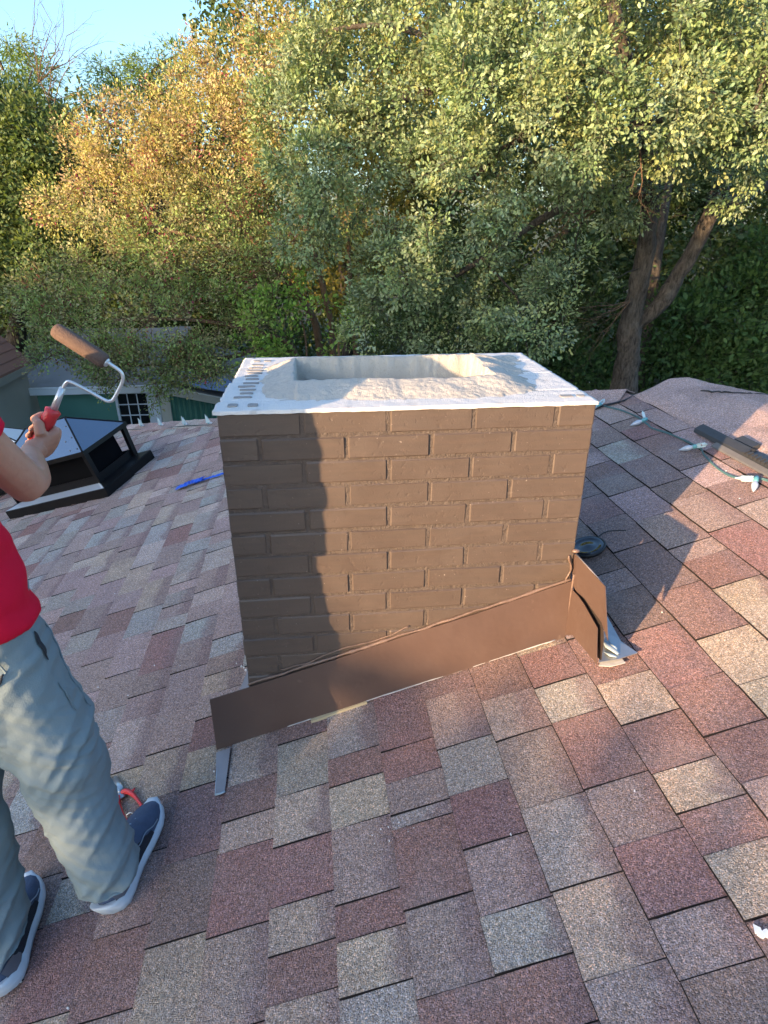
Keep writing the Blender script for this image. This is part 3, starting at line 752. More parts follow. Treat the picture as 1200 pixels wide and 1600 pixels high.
# ------------------------------------------------------------------ black metal chimney caps lying on the roof
def lerp3(a, b, t): return Vector(a).lerp(Vector(b), t)
def make_cap(origin, yaw, label, panel='black_gloss'):
    t = empty('chimney_cowl', origin, label, 'chimney cowl', 'sheet metal chimney caps set down on the roof')
    # local axes on the roof plane
    ax = Vector((math.cos(yaw), math.sin(yaw), 0)); n = n_us.copy(); ax = (ax - n * ax.dot(n)).normalized(); ay = n.cross(ax)
    O = Vector(origin)
    P = lambda a, b, h: O + ax * a + ay * b + n * h
    L, D_ = 1.02, .71
    def ringf(i, h): return [P(-L / 2 + i, -D_ / 2 + i, h), P(L / 2 - i, -D_ / 2 + i, h), P(L / 2 - i, D_ / 2 - i, h), P(-L / 2 + i, D_ / 2 - i, h)]
    m = MB(); m.loft([ringf(0, .005), ringf(0, .078), ringf(.006, .082), ringf(.006, .074), ringf(.004, .074), ringf(.004, .005)], False)
    sk = m.build('base_skirt', M['black_metal'], t)
    for q_ in range(4):
        o_, i_ = ringf(.004, .083), ringf(.115, .098); m = MB(); m.plate([o_[q_], o_[(q_ + 1) % 4], i_[(q_ + 1) % 4], i_[q_]], n, .0015); m.build('flange', M['sky_lit_flange'] if q_ == 0 else M['black_metal'], t)
    m = MB(); m.loft([ringf(.105, .09), ringf(.105, .16), ringf(.108, .16), ringf(.108, .09)], False); cl = m.build('collar', M['black_metal'], t)
    m = MB(); m.loft([ringf(.15, .08), ringf(.15, .33)], False); m.build('mesh_screen', M['dark_inside'], t)
    for sa in (-1, 1):
        for sb in (-1, 1):
            m = MB(); c0 = P(sa * (L / 2 - .10), sb * (D_ / 2 - .10), .10); c1 = P(sa * (L / 2 - .085), sb * (D_ / 2 - .085), .37)
            m.box((c0 + c1) / 2, ax * .022, ay * .006, (c1 - c0) / 2); m.box((c0 + c1) / 2 + ax * (.02 * sa) - ay * (0), ax * .003, ay * .024, (c1 - c0) / 2)
            m.build('post', M['black_metal'], t)
    i0, h0 = .055, .35
    m = MB(); m.loft([ringf(i0, h0), ringf(i0 - .004, h0 + .001), ringf(i0 - .004, h0 + .035), ringf(i0, h0 + .036), ringf(i0 + .004, h0 + .031), ringf(i0 + .004, h0)], False)
    lid = m.build('lid_rim', M['black_metal'], t)
    rg = ringf(i0 + .002, h0 + .034); hr = D_ / 2 - i0
    a0, a1 = P(-L / 2 + i0 + hr * .8, 0, .61), P(L / 2 - i0 - hr * .86, 0, .61)
    for nm, poly in (('front_panel', [rg[0], rg[1], a1, a0]), ('end_panel', [rg[1], rg[2], a1]), ('back_panel', [rg[2], rg[3], a0, a1]), ('end_panel', [rg[3], rg[0], a0])):
        m = MB(); nn = (Vector(poly[1]) - Vector(poly[0])).cross(Vector(poly[2]) - Vector(poly[0])).normalized()
        if nn.z < 0: nn = -nn
        m.plate([Vector(p) for p in poly], nn, .0012); m.build(nm, M[panel] if nm != 'front_panel' or panel != 'black_gloss' else M['black_gloss'], t)
    m = MB()
    for pa, pb in ((rg[1], a1), (rg[2], a1), (rg[0], a0), (rg[3], a0), (a0, a1)):
        m.tube([Vector(pa) + n * .003, Vector(pb) + n * .003], [.008, .008], 6, flat=.6)
    m.build('seam', M['black_metal'], t)
    nf = (Vector(rg[1]) - Vector(rg[0])).cross(a1 - Vector(rg[0])).normalized()
    for f_, g_ in ((.10, .03), (.42, .03), (.75, .03)):
        p = lerp3(rg[1], a1, f_) - ax * .03 + nf * .002
        m = MB(); m.ball(p, .006, 6, 4); m.build('screw', M['screw'], t)
        p = lerp3(rg[1], a1, f_ * .8 + .02) - ax * .10 + nf * .002 if f_ < .5 else None
        if p is not None: m = MB(); m.ball(p, .006, 6, 4); m.build('screw', M['screw'], t)
    for q in range(4):
        p = lerp3(P(L / 2 - .01, -D_ / 2 + .01, .086), P(L / 2 - .11, -D_ / 2 + .11, .098), .12 + .25 * q)
        m = MB(); m.ball(p + n * .002 - ax * .012, .006, 6, 4); m.build('rivet', M['steel'], t)
    return t
cap_c = (Vector((-2.30, 3.327, -1.779)) + Vector((-1.242, 3.731, -1.436))) / 2
make_cap(tuple(cap_c), math.radians(-16.5), 'black sheet metal chimney cap with hipped lid lying left of the chimney')
make_cap((-3.02, 4.52, -1.97), math.radians(18), 'white topped chimney cap at the left edge behind the raised arm', 'white_panel')

# ------------------------------------------------------------------ small things on the roof
def bulb_at(root, base, dirv, clipdir, name_clip=True):
    """C9 style bulb with socket and a forked clip"""
    b = Vector(base); d = Vector(dirv).normalized()
    m = MB(); prof = [(0, .006), (.006, .0075), (.018, .0125), (.030, .0120), (.044, .0080), (.056, .003), (.060, .0006)]
    m.tube([b + d * p for p, _ in prof], [r for _, r in prof], 10); bo = m.build('bulb', M['bulb'], root, True)
    m = MB(); m.tube([b - d * .024, b - d * .012, b, b + d * .004], [.008, .0095, .0095, .0085], 8); m.build('socket', M['socket'], root, True)
    c = Vector(clipdir).normalized(); s = d.cross(c).normalized(); c0 = b - d * .012
    m = MB(); m.box(c0 + c * .012, s * .010, d * .006, c * .004)
    m.box(c0 + c * .030 + s * .007, s * .0022, d * .006, c * .018); m.box(c0 + c * .030 - s * .007, s * .0022, d * .006, c * .018)
    m.tube([c0 + c * .046, c0 + c * .070], [.008, .002], 4); m.build('clip', M['clip'], root)
sl = empty('string_lights', W3(UR - .12, .9), 'string of clear bulbs on teal wire beside the ridge, right of the chimney', 'string lights')
pts = [(1.729,1.610,-0.468), (1.754,1.608,-0.468), (1.797,1.474,-0.457), (1.819,1.350,-0.453), (1.804,1.250,-0.446), (1.804,1.191,-0.450), (1.809,1.149,-0.457), (1.832,1.048,-0.450), (1.842,0.922,-0.445), (1.832,0.838,-0.437), (1.841,0.803,-0.442), (1.830,0.759,-0.452), (1.812,0.649,-0.460), (1.810,0.555,-0.461), (1.829,0.489,-0.452), (1.855,0.469,-0.439), (1.876,0.435,-0.437), (1.895,0.329,-0.433), (1.887,0.167,-0.437)]
m = MB()
def smooth_path(pts, k=4):
    P = [Vector(p) for p in pts]; out = []
    for i in range(len(P) - 1):
        p0, p1, p2, p3 = P[max(i - 1, 0)], P[i], P[i + 1], P[min(i + 2, len(P) - 1)]
        for q in range(k):
            t = q / k; out.append(.5 * ((2 * p1) + (p2 - p0) * t + (2 * p0 - 5 * p1 + 4 * p2 - p3) * t * t + (3 * p1 - p0 - 3 * p2 + p3) * t ** 3))
    return out + [P[-1]]
sp = smooth_path(pts); m.tube(sp, .0028, 6); m.tube([p + Vector((.002 * math.sin(i), .003, .004)) for i, p in enumerate(sp)], .0022, 6); m.build('wire', M['wire'], sl, True)
for base, tip, cl in (((1.799,1.236,-0.442), (1.738,1.245,-0.471), (1.819,1.318,-0.411)), ((1.819,0.826,-0.435), (1.766,0.859,-0.462), (1.819,0.779,-0.413)), ((1.825,0.432,-0.433), (1.780,0.373,-0.462), (1.797,0.463,-0.442)), ((1.723,1.581,-0.460), (1.689,1.585,-0.482), (1.746,1.603,-0.453))):
    b = Vector(base); bulb_at(sl, b, Vector(tip) - b, Vector(cl) - b)
sl2 = empty('string_lights', W3(-1.2, 4.78), 'string of small clear bulbs with upright clips along the far hip, left of the chimney', 'string lights')
m = MB(); hp = [W3(UR - t, VR + t - .16, .012 + .006 * math.sin(t * 7)) for t in [2.0 + .12 * k for k in range(38)]]
m.tube(hp, .005, 6); m.build('wire', M['wire_dark'], sl2, True)
for px in (((-1.675,5.097,-1.539)), ((-1.397,4.802,-1.450)), ((-1.075,4.455,-1.348)), ((-0.796,4.175,-1.260))):
    b = Vector(px); bulb_at(sl2, b, hipdir * -1 + Vector((0, -.2, .05)), Vector((-.15, 0, 1)))
    m = MB(); m.prism([b + Vector((-.032, 0, .085)), b + Vector((.012, 0, .01)), b + Vector((-.030, 0, .0))], [b + Vector((-.032, .008, .085)), b + Vector((.012, .012, .01)), b + Vector((-.030, .012, .0))])
    m.build('clip_fin', M['clip'], sl2)
# ridge vent lying along the ridge
rv = empty('ridge_vent', W3(UR, .6), 'black plastic ridge vent with a row of slots, along the ridge at right', 'ridge vent')
m = MB(); yv0, yv1 = .955, -.60
for s_, dv in ((1, dn_u), (-1, dn_u2)):
    pass
def vp(v, a, h): return W3(UR, v, 0) + (dn_u if a < 0 else dn_u2) * abs(a) + Vector((0, 0, h))
prof = [(-.04, .012), (-.036, .028), (-.01, .034), (.0, .035), (.01, .034), (.034, .028), (.04, .012), (.03, .010), (0, .014), (-.03, .010)]
m.loft([[vp(v, a, h) for a, h in prof] for v in (yv0, .87, .62)]); 
m.build('end_section', M['vent'], rv)
m = MB(); pr2 = [(-.068, .013), (-.064, .018), (-.045, .024), (-.04, .018), (-.064, .009)]
m.loft([[vp(v, a, h) for a, h in pr2] for v in (.78, .4, yv1)]); m.build('flange', M['vent_flange'], rv)
m = MB(); pr3 = [(-.042, .012), (-.038, .032), (.038, .032), (.042, .012)]
m.loft([[vp(v, a, h) for a, h in pr3] for v in (.62, .4, yv1)]); m.build('vent_body', M['vent'], rv)
for k in range(60):
    v = .61 - .023 * k
    m = MB(); m.box(vp(v, -.032, .034), dn_u * .012, (W3(UR, 1) - W3(UR, 0)).normalized() * .0055, Vector((0, 0, .005))); m.build('slat', M['vent'], rv)
m = MB(); m.box(vp(.70, .035, .038), dn_u * .018, (W3(UR, 1) - W3(UR, 0)).normalized() * .055, Vector((0, 0, .010))); m.build('end_block', M['vent'], rv)
# round black lid beside the chimney
ld = empty('round_lid', (1.207,0.388,-0.663), 'round glossy black lid lying right of the chimney by the flashing', 'lid')
c = Vector((1.200,0.381,-0.653)); ex = (W3(1, 0) - W3(0, 0)).normalized(); ey = n_us.cross(ex)
def disc(prof, n=36): return [[c + ex * (r * math.cos(2 * pi * k / n)) + ey * (r * math.sin(2 * pi * k / n)) + n_us * h for k in range(n)] for r, h in prof]
m = MB(); m.loft(disc([(.058, .0), (.058, .010), (.053, .020), (.046, .014), (.030, .012), (.010, .020), (.001, .021)]), True); m.build('disc', M['lid'], ld, True)
m = MB(); m.tube([c + ex * (.060 * math.cos(2 * pi * k / 40)) + ey * (.060 * math.sin(2 * pi * k / 40)) + n_us * .012 for k in range(41)], .0045, 6, False); m.build('rim', M['rubber'], ld, True)
m = MB(); m.tube(smooth_path([c + ex * .045 + ey * .03 + n_us * .008, c + ex * .075 + ey * .055 + n_us * .005, c + ex * .11 + ey * .06 + n_us * .004, c + ex * .16 + ey * .03 + n_us * .004]), .002, 6); m.build('cord_loop', M['rubber'], ld, True)
# blue tape
m = MB(); rt_ = random.Random(4)
def ribbon(pts, w, seed):
    q = smooth_path(pts, 5); up = n_us; rings = []
    for i, p in enumerate(q):
        d = (q[min(i + 1, len(q) - 1)] - q[max(i - 1, 0)]).normalized(); s_ = d.cross(up).normalized()
        ww = w * (1 + .35 * nz((i * .4, seed, 0), 1)); h = .012 * abs(nz((i * .5, seed, 2), 1))
        rings.append([p + s_ * ww + up * h, p + up * (h + .012 * nz((i * .7, seed, 1), 1) + .006), p - s_ * ww + up * (h * .6), p - s_ * ww + up * (h * .6 - .002), p + up * (h + .002), p + s_ * ww + up * (h - .002)])
    m.loft(rings)
ribbon([(-0.790,2.650,-1.275), (-0.724,2.628,-1.244), (-0.665,2.635,-1.225), (-0.593,2.619,-1.202)], .036, 1)
ribbon([(-0.662,2.633,-1.239), (-0.578,2.630,-1.207), (-0.512,2.618,-1.186), (-0.438,2.611,-1.162)], .014, 2)
o = m.build('blue_tape', M['tape'], None, False, (-0.647,2.691,-1.249)); tag(o, 'crumpled strip of blue tape on the shingles left of the chimney', 'tape')
# pliers
pl = empty('pliers', (-0.395,-0.082,-1.181), 'red handled pliers lying on the shingles by the toe of the shoe', 'pliers')
m = MB(); J = [(-0.475,0.008,-1.195), (-0.447,-0.029,-1.184), (-0.418,-0.071,-1.173), (-0.399,-0.095,-1.169)]
m.tube(J, [.008, .014, .016, .010], 8, flat=.45); m.tube([(-0.453,0.005,-1.188), (-0.428,-0.036,-1.178), (-0.407,-0.078,-1.170)], [.006, .010, .012], 8, flat=.45)
m.ball((-0.414,-0.072,-1.165), (.007, .007, .004), 10, 5); m.build('jaws', M['steel'], pl, True)
for h_ in ([(-0.407,-0.079,-1.169), (-0.395,-0.076,-1.164), (-0.370,-0.095,-1.155), (-0.344,-0.126,-1.149), (-0.324,-0.152,-1.147)], [(-0.413,-0.087,-1.171), (-0.409,-0.113,-1.168), (-0.391,-0.146,-1.163), (-0.371,-0.176,-1.158), (-0.356,-0.193,-1.157)]):
    m = MB(); m.tube(smooth_path(h_), [.0065 + .002 * math.sin(i * .35) for i in range(len(smooth_path(h_)))], 8); m.build('handle', M['red_grip'], pl, True)
m = MB(); m.tube([(-0.377,-0.089,-1.156), (-0.366,-0.086,-1.150), (-0.363,-0.080,-1.149)], [.004, .004, .002], 6); m.build('guard', M['red_grip'], pl, True)
m = MB(); m.tube(smooth_path([(-0.367,-0.171,-1.157), (-0.355,-0.169,-1.149), (-0.346,-0.172,-1.150)]), .0016, 6); m.build('spring', M['steel'], pl, True)
# white flecks of mortar and sealant scattered on the shingles
m = MB(); rf = random.Random(8)
def fleck(p, r):
    n = 7; c = Vector(p); nn = n_us
    ring = [c + ex * (r * math.cos(2 * pi * k / n) * rf.uniform(.5, 1.2)) + ey * (r * math.sin(2 * pi * k / n) * rf.uniform(.5, 1.2)) for k in range(n)]
    m.prism([p + nn * r * .3 for p in ring], [p - nn * .004 for p in ring])
for k in range(70):
    u, v = rf.uniform(-2.2, 1.9), rf.uniform(-1.0, 2.2)
    if -.02 < u < 1.0 and -.03 < v < .68: continue
    fleck(W3(u, v, .010), rf.uniform(.0012, .0032))
for k in range(22): fleck(W3(rf.gauss(-.07, .035), rf.uniform(.0, .4), .011), rf.uniform(.002, .005))
for k in range(14): fleck(Vector((0.383,-0.475,-0.923)) + ex * rf.gauss(0, .025) + ey * rf.gauss(0, .014), rf.uniform(.0008, .0018))
for q in (((0.993,-0.891,-0.726)), ((0.995,-0.900,-0.725)), ((1.003,-0.900,-0.723))): fleck(q, rf.uniform(.006, .011))
o = m.build('mortar_flecks', M['fleck'], None); tag(o, kind='stuff')

# ------------------------------------------------------------------ the worker
person = empty('person', (-.44, -.42, -1.19), 'person in red T-shirt and grey blue trousers with back turned, raising a paint roller', 'person')
def remeshed(m, name, vox, smooth=4, disp=None):
    me = m.mesh(name); o = bpy.data.objects.new(name, me); COL.objects.link(o)
    md = o.modifiers.new('r', 'REMESH'); md.mode = 'VOXEL'; md.voxel_size = vox; md.use_smooth_shade = True
    if smooth:
        sm_ = o.modifiers.new('s', 'SMOOTH'); sm_.iterations = smooth; sm_.factor = .5
    dg = bpy.context.evaluated_depsgraph_get(); me2 = bpy.data.meshes.new_from_object(o.evaluated_get(dg))
    bpy.data.objects.remove(o); bpy.data.meshes.remove(me)
    me2.name = name
    if disp:
        n = len(me2.vertices); co = np.empty(n * 3); me2.vertices.foreach_get('co', co); co = co.reshape(-1, 3)
        no = np.empty(n * 3); me2.vertices.foreach_get('normal', no); no = no.reshape(-1, 3)
        d = np.array([disp(co[i], no[i]) for i in range(n)]); co += no * d[:, None]
        me2.vertices.foreach_set('co', co.ravel()); me2.update()
    me2.polygons.foreach_set('use_smooth', [True] * len(me2.polygons))
    return me2
def oval(c, ax, ay, rx, ry, n=20, e=1.0):
    c, ax, ay = Vector(c), Vector(ax), Vector(ay)
    f = lambda t: math.copysign(abs(t) ** e, t)
    return [c + ax * (rx * f(math.cos(2 * pi * k / n))) + ay * (ry * f(math.sin(2 * pi * k / n))) for k in range(n)]
# body: one continuous skin
b = MB(); X, Y_, Z_ = (1, 0, 0), (0, 1, 0), (0, 0, 1)
tors = [((-0.495, -0.413, -0.340), .15, .098), ((-0.499, -0.418, -0.220), .15, .10), ((-0.532, -0.448, -0.080), .150, .105), ((-0.577, -0.433, 0.060), .165, .115), ((-0.602, -0.423, 0.160), .175, .11), ((-0.617, -0.413, 0.225), .14, .085), ((-0.622, -0.408, 0.260), .065, .06), ((-0.624, -0.398, 0.330), .055, .058)]
b.loft([oval(c, X, Y_, rx, ry) for c, rx, ry in tors])
hc = Vector((-.636, -.345, .43))
b.ball(hc, (.074, .095, .115), 20, 14); b.ball(hc + Vector((0, .045, -.05)), (.056, .055, .062), 14, 8)
b.tube([hc + Vector((0, .09, .02)), hc + Vector((0, .112, -.02)), hc + Vector((0, .094, -.035))], [.008, .014, .010], 8)
for s_ in (-1, 1): b.ball(hc + Vector((s_ * .076, -.005, -.01)), (.01, .022, .032), 8, 6)
b.ball(hc + Vector((0, .094, -.062)), (.026, .010, .007), 10, 5)
sh_r, el_r, wr_r = Vector((-.445, -.375, .175)), Vector((-.372, -.215, -.085)), Vector((-.445, -.02, -.085))
b.tube([sh_r + Vector((-.07, 0, .01)), sh_r, sh_r.lerp(el_r, .35), sh_r.lerp(el_r, .75), el_r, el_r.lerp(wr_r, .18), el_r.lerp(wr_r, .45), el_r.lerp(wr_r, .8), wr_r, wr_r.lerp(Vector((-.43, .03, -.065)), .5)], [.052, .054, .049, .043, .041, .044, .040, .031, .026, .027], 16)
sh_l, el_l, wr_l = Vector((-.78, -.37, .16)), Vector((-.86, -.33, -.12)), Vector((-.84, -.16, -.30))
b.tube([sh_l + Vector((.07, 0, .01)), sh_l, sh_l.lerp(el_l, .4), sh_l.lerp(el_l, .8), el_l, el_l.lerp(wr_l, .2), el_l.lerp(wr_l, .6), wr_l], [.052, .054, .048, .042, .041, .043, .036, .027], 14)
legs = {1: [(-.428, -.38, -.36), (-.405, -.375, -.5), (-.362, -.39, -.72), (-.325, -.42, -.9), (-.316, -.44, -1.07)], -1: [(-.56, -.42, -.36), (-.565, -.43, -.5), (-.56, -.46, -.75), (-.555, -.50, -.95), (-.552, -.535, -1.13)]}
for s_ in (1, -1): b.tube(legs[s_], [.085, .078, .055, .05, .036], 12)
def hand(b, wrist, palm, fwd, side, axis, cgrip, rgrip, mirror=1):
    """palm behind the grip and four fingers curled round it, thumb along the front"""
    fwd, side, axis = fwd.normalized(), side.normalized(), axis.normalized()
    b.loft([oval(wrist, axis, side, .027, .02, 12), oval(wrist.lerp(palm, .5), axis, side, .036, .018, 12), oval(palm, axis, side, .043, .017, 12), oval(palm + fwd * .022, axis, side, .042, .014, 12)])
    for k in range(4):
        off = axis * (.030 - .0205 * k); r0 = (.0092, .0096, .0092, .0080)[k]; L = (1.0, 1.06, 1.0, .85)[k]
        pts = []
        R_ = rgrip + r0 * .9
        for q in range(9):
            th = -.35 + (3.9 * L) * q / 8
            pts.append(cgrip + off + (side * math.cos(th) + fwd * math.sin(th)) * (R_ + (.004 if q == 1 else 0)))
        b.tube([palm + off * .9 + side * .004] + pts, [r0 * 1.15, r0 * 1.1, r0 * 1.12, r0, r0, r0 * 1.02, r0 * .95, r0 * .95, r0 * .9, r0 * .7], 8)
    th0 = wrist.lerp(palm, .35) + axis * .03 - side * .008
    b.tube([th0, th0 + axis * .022 - side * .018 + fwd * .012, cgrip + axis * .036 - side * (rgrip + .012) + fwd * -.004, cgrip + axis * .048 - side * (rgrip * .6 + .010) + fwd * .016, cgrip + axis * .052 - side * .004 + fwd * (rgrip + .010)], [.014, .0135, .0115, .0105, .008], 8)
grip_c = Vector((-0.441,0.040,-0.059)); grip_a = (Vector((-0.392,0.050,0.018)) - Vector((-0.452,0.035,-0.070))).normalized()
fw = Vector((0, 1, .12)); fw = (fw - grip_a * fw.dot(grip_a)).normalized(); sd = grip_a.cross(fw) * -1
if sd.x < 0: sd = -sd
palm_c = grip_c + sd * .030 - fw * .012
hand(b, wr_r + Vector((.0, .012, .006)), palm_c, fw, sd, grip_a, grip_c, .0145)
gl_a = Vector((.2, .3, -1)).normalized(); gl_f = Vector((0, 1, .3)); gl_f = (gl_f - gl_a * gl_f.dot(gl_a)).normalized(); gl_s = gl_a.cross(gl_f)
hand(b, wr_l, wr_l + (wr_l - el_l).normalized() * .06, (wr_l - el_l).normalized(), Vector((-1, 0, 0)), Vector((0, .5, 1)).normalized(), wr_l + (wr_l - el_l).normalized() * .095 + Vector((.02, 0, 0)), .016)
me = remeshed(b, 'body', .0042, 3)
link('body', me, M['skin'], person)
# head dressing
m = MB(); m.ball(hc + Vector((0, -.012, .03)), (.081, .096, .104), 18, 12); m.build('hair', M['hair'], person, True)
for s_ in (-1, 1):
    m = MB(); m.ball(hc + Vector((s_ * .03, .086, .012)), (.013, .010, .008), 10, 6); e_ = m.build('eye', M['eye'], person, True)
    m = MB(); m.ball(hc + Vector((s_ * .03, .0945, .012)), (.005, .003, .005), 8, 5); m.build('iris', M['iris'], e_, True)
# T-shirt
m = MB()
ts = [((-0.497, -0.418, -0.295), .172, .130), ((-0.504, -0.423, -0.240), .178, .134), ((-0.517, -0.433, -0.140), .180, .138), ((-0.540, -0.443, -0.030), .182, .14), ((-0.562, -0.443, 0.080), .192, .145), ((-0.587, -0.433, 0.170), .195, .13), ((-0.614, -0.418, 0.235), .16, .10), ((-0.622, -0.408, 0.268), .085, .075)]
m.loft([oval(c, X, Y_, rx, ry, 28, .9) for c, rx, ry in ts])
m.tube([sh_r + Vector((-.09, 0, .02)), sh_r + Vector((0, 0, .005)), sh_r.lerp(el_r, .26), sh_r.lerp(el_r, .50)], [.066, .068, .064, .066], 18)
m.tube([sh_l + Vector((.09, 0, .02)), sh_l, sh_l.lerp(el_l, .4), sh_l.lerp(el_l, .7)], [.068, .070, .066, .068], 18)
def fold(sx, sy, sz, amp, seed):
    def f(p, n): return amp * (nz((p[0] * sx, p[1] * sy, p[2] * sz), 1, seed) + .5 * nz((p[0] * sx * 2.2, p[1] * sy * 2.2, p[2] * sz * 2.2), 1, seed + 3))
    return f
me = remeshed(m, 't_shirt', .007, 6, fold(6, 6, 14, .012, 3)); link('t_shirt', me, M['shirt'], person)
# trousers
m = MB()
m.loft([oval(c, X, Y_, rx, ry, 28, .92) for c, rx, ry in (((-0.497, -0.413, -0.225), .164, .110), ((-0.497, -0.413, -0.280), .166, .113), ((-0.496, -0.408, -0.380), .176, .116), ((-0.496, -0.413, -0.480), .170, .112), ((-0.496, -0.428, -0.535), .13, .10))])
rl = [((-0.420, -0.408, -0.360), .098, .104), ((-0.405, -0.403, -0.470), .100, .102), ((-0.382, -0.403, -0.560), .094, .098), ((-0.367, -0.408, -0.660), .088, .094), ((-.362, -.395, -.76), .084, .093), ((-.344, -.42, -.86), .075, .085), ((-.328, -.43, -.93), .072, .082), ((-.318, -.436, -.985), .072, .084), ((-.314, -.438, -1.020), .071, .083), ((-.312, -.440, -1.032), .069, .083)]
ll = [((-.565, -.42, -.36), .10, .125), ((-.575, -.425, -.5), .10, .118), ((-.578, -.44, -.65), .092, .105), ((-.574, -.465, -.8), .084, .095), ((-.566, -.495, -.95), .079, .09), ((-.562, -.51, -1.03), .074, .085), ((-.560, -.52, -1.085), .071, .083), ((-.558, -.525, -1.11), .069, .083)]
for L in (rl, ll): m.loft([oval(c, X, Y_, rx, ry, 24, .95) for c, rx, ry in L])
def pant_fold(p, n):
    z = p[2]; low = max(0, min(1, (-.70 - z) / .3)); kn = math.exp(-((z + .62) / .10) ** 2); hem = max(0, min(1, (-.98 - z) / .1))
    a = nz((p[0] * 5, p[1] * 5, z * 22 + p[0] * 14), 1, 4); a2 = nz((p[0] * 9, p[1] * 9, z * 40 - p[0] * 30), 1, 8)
    g = nz((p[0] * 7, p[1] * 7, z * 6), 1, 6)
    rid = 1 - 2 * abs(nz((p[0] * 4 + 3, p[1] * 4, z * 15 - p[0] * 22), 1, 9)) * 2
    rid2 = 1 - 2 * abs(nz((p[0] * 7 - 5, p[1] * 7, z * 34 + p[0] * 30), 1, 13)) * 2
    return .008 * g + (.002 + .004 * kn + .003 * low + .004 * hem) * a + .003 * a2 + (.0018 + .0045 * kn + .004 * low) * rid + (.0008 + .0022 * kn + .0016 * low) * rid2
me = remeshed(m, 'trousers', .0048, 5, pant_fold); tr = link('trousers', me, M['pants'], person)
# details of the trousers, laid on the surface found by casting onto it
from mathutils.bvhtree import BVHTree
bvh = BVHTree.FromPolygons([v.co + ORG[person] for v in me.vertices], [tuple(p.vertices) for p in me.polygons])
def on(p, lift=.002):
    loc, nrm, _, _ = bvh.find_nearest(Vector(p)); return loc + nrm * lift, nrm
def seam(pts, r, name, mat, parent, k=6, lift=.001):
    q = [on(p, lift)[0] for p in smooth_path(pts, k)]
    m = MB(); m.tube(q, r, 6); return m.build(name, mat, parent, True)
seam([(-.34, -.32, -.30), (-.32, -.35, -.38), (-.29, -.37, -.47), (-.285, -.37, -.56)], .0022, 'side_seam', M['seam'], tr)
seam([(-.43, -.56, -.30), (-.42, -.57, -.42), (-.46, -.57, -.52)], .002, 'back_seam', M['seam'], tr)
seam([(-.345, -.53, -.335), (-.36, -.545, -.375), (-.40, -.555, -.405), (-.45, -.56, -.425)], .0018, 'back_pocket', M['seam'], tr)
seam([(-.355, -.53, -.35), (-.36, -.54, -.378), (-.375, -.55, -.39)], .0026, 'pocket_opening', M['pocket_dark'], tr)
seam([(-.335, -.50, -.275), (-.40, -.545, -.295), (-.46, -.56, -.31), (-.52, -.56, -.315)], .0018, 'waistband_seam', M['seam'], tr)
m = MB(); 
pk = [on(p, .003)[0] for p in smooth_path([(-.325, -.43, -.312), (-.318, -.43, -.33), (-.305, -.43, -.36), (-.298, -.43, -.38)], 6)]
m.tube(pk, [.001 + .0045 * math.sin(pi * i / (len(pk) - 1)) for i in range(len(pk))], 8, flat=.5); m.build('side_pocket', M['pocket_dark'], tr, True)
m = MB(); pk = [on(p, .002)[0] for p in smooth_path([(-.272, -.43, -.44), (-.262, -.43, -.47), (-.258, -.43, -.50)], 6)]
m.tube(pk, [.001 + .0022 * math.sin(pi * i / (len(pk) - 1)) for i in range(len(pk))], 8, flat=.5); m.build('cargo_pocket_edge', M['seam'], tr, True)
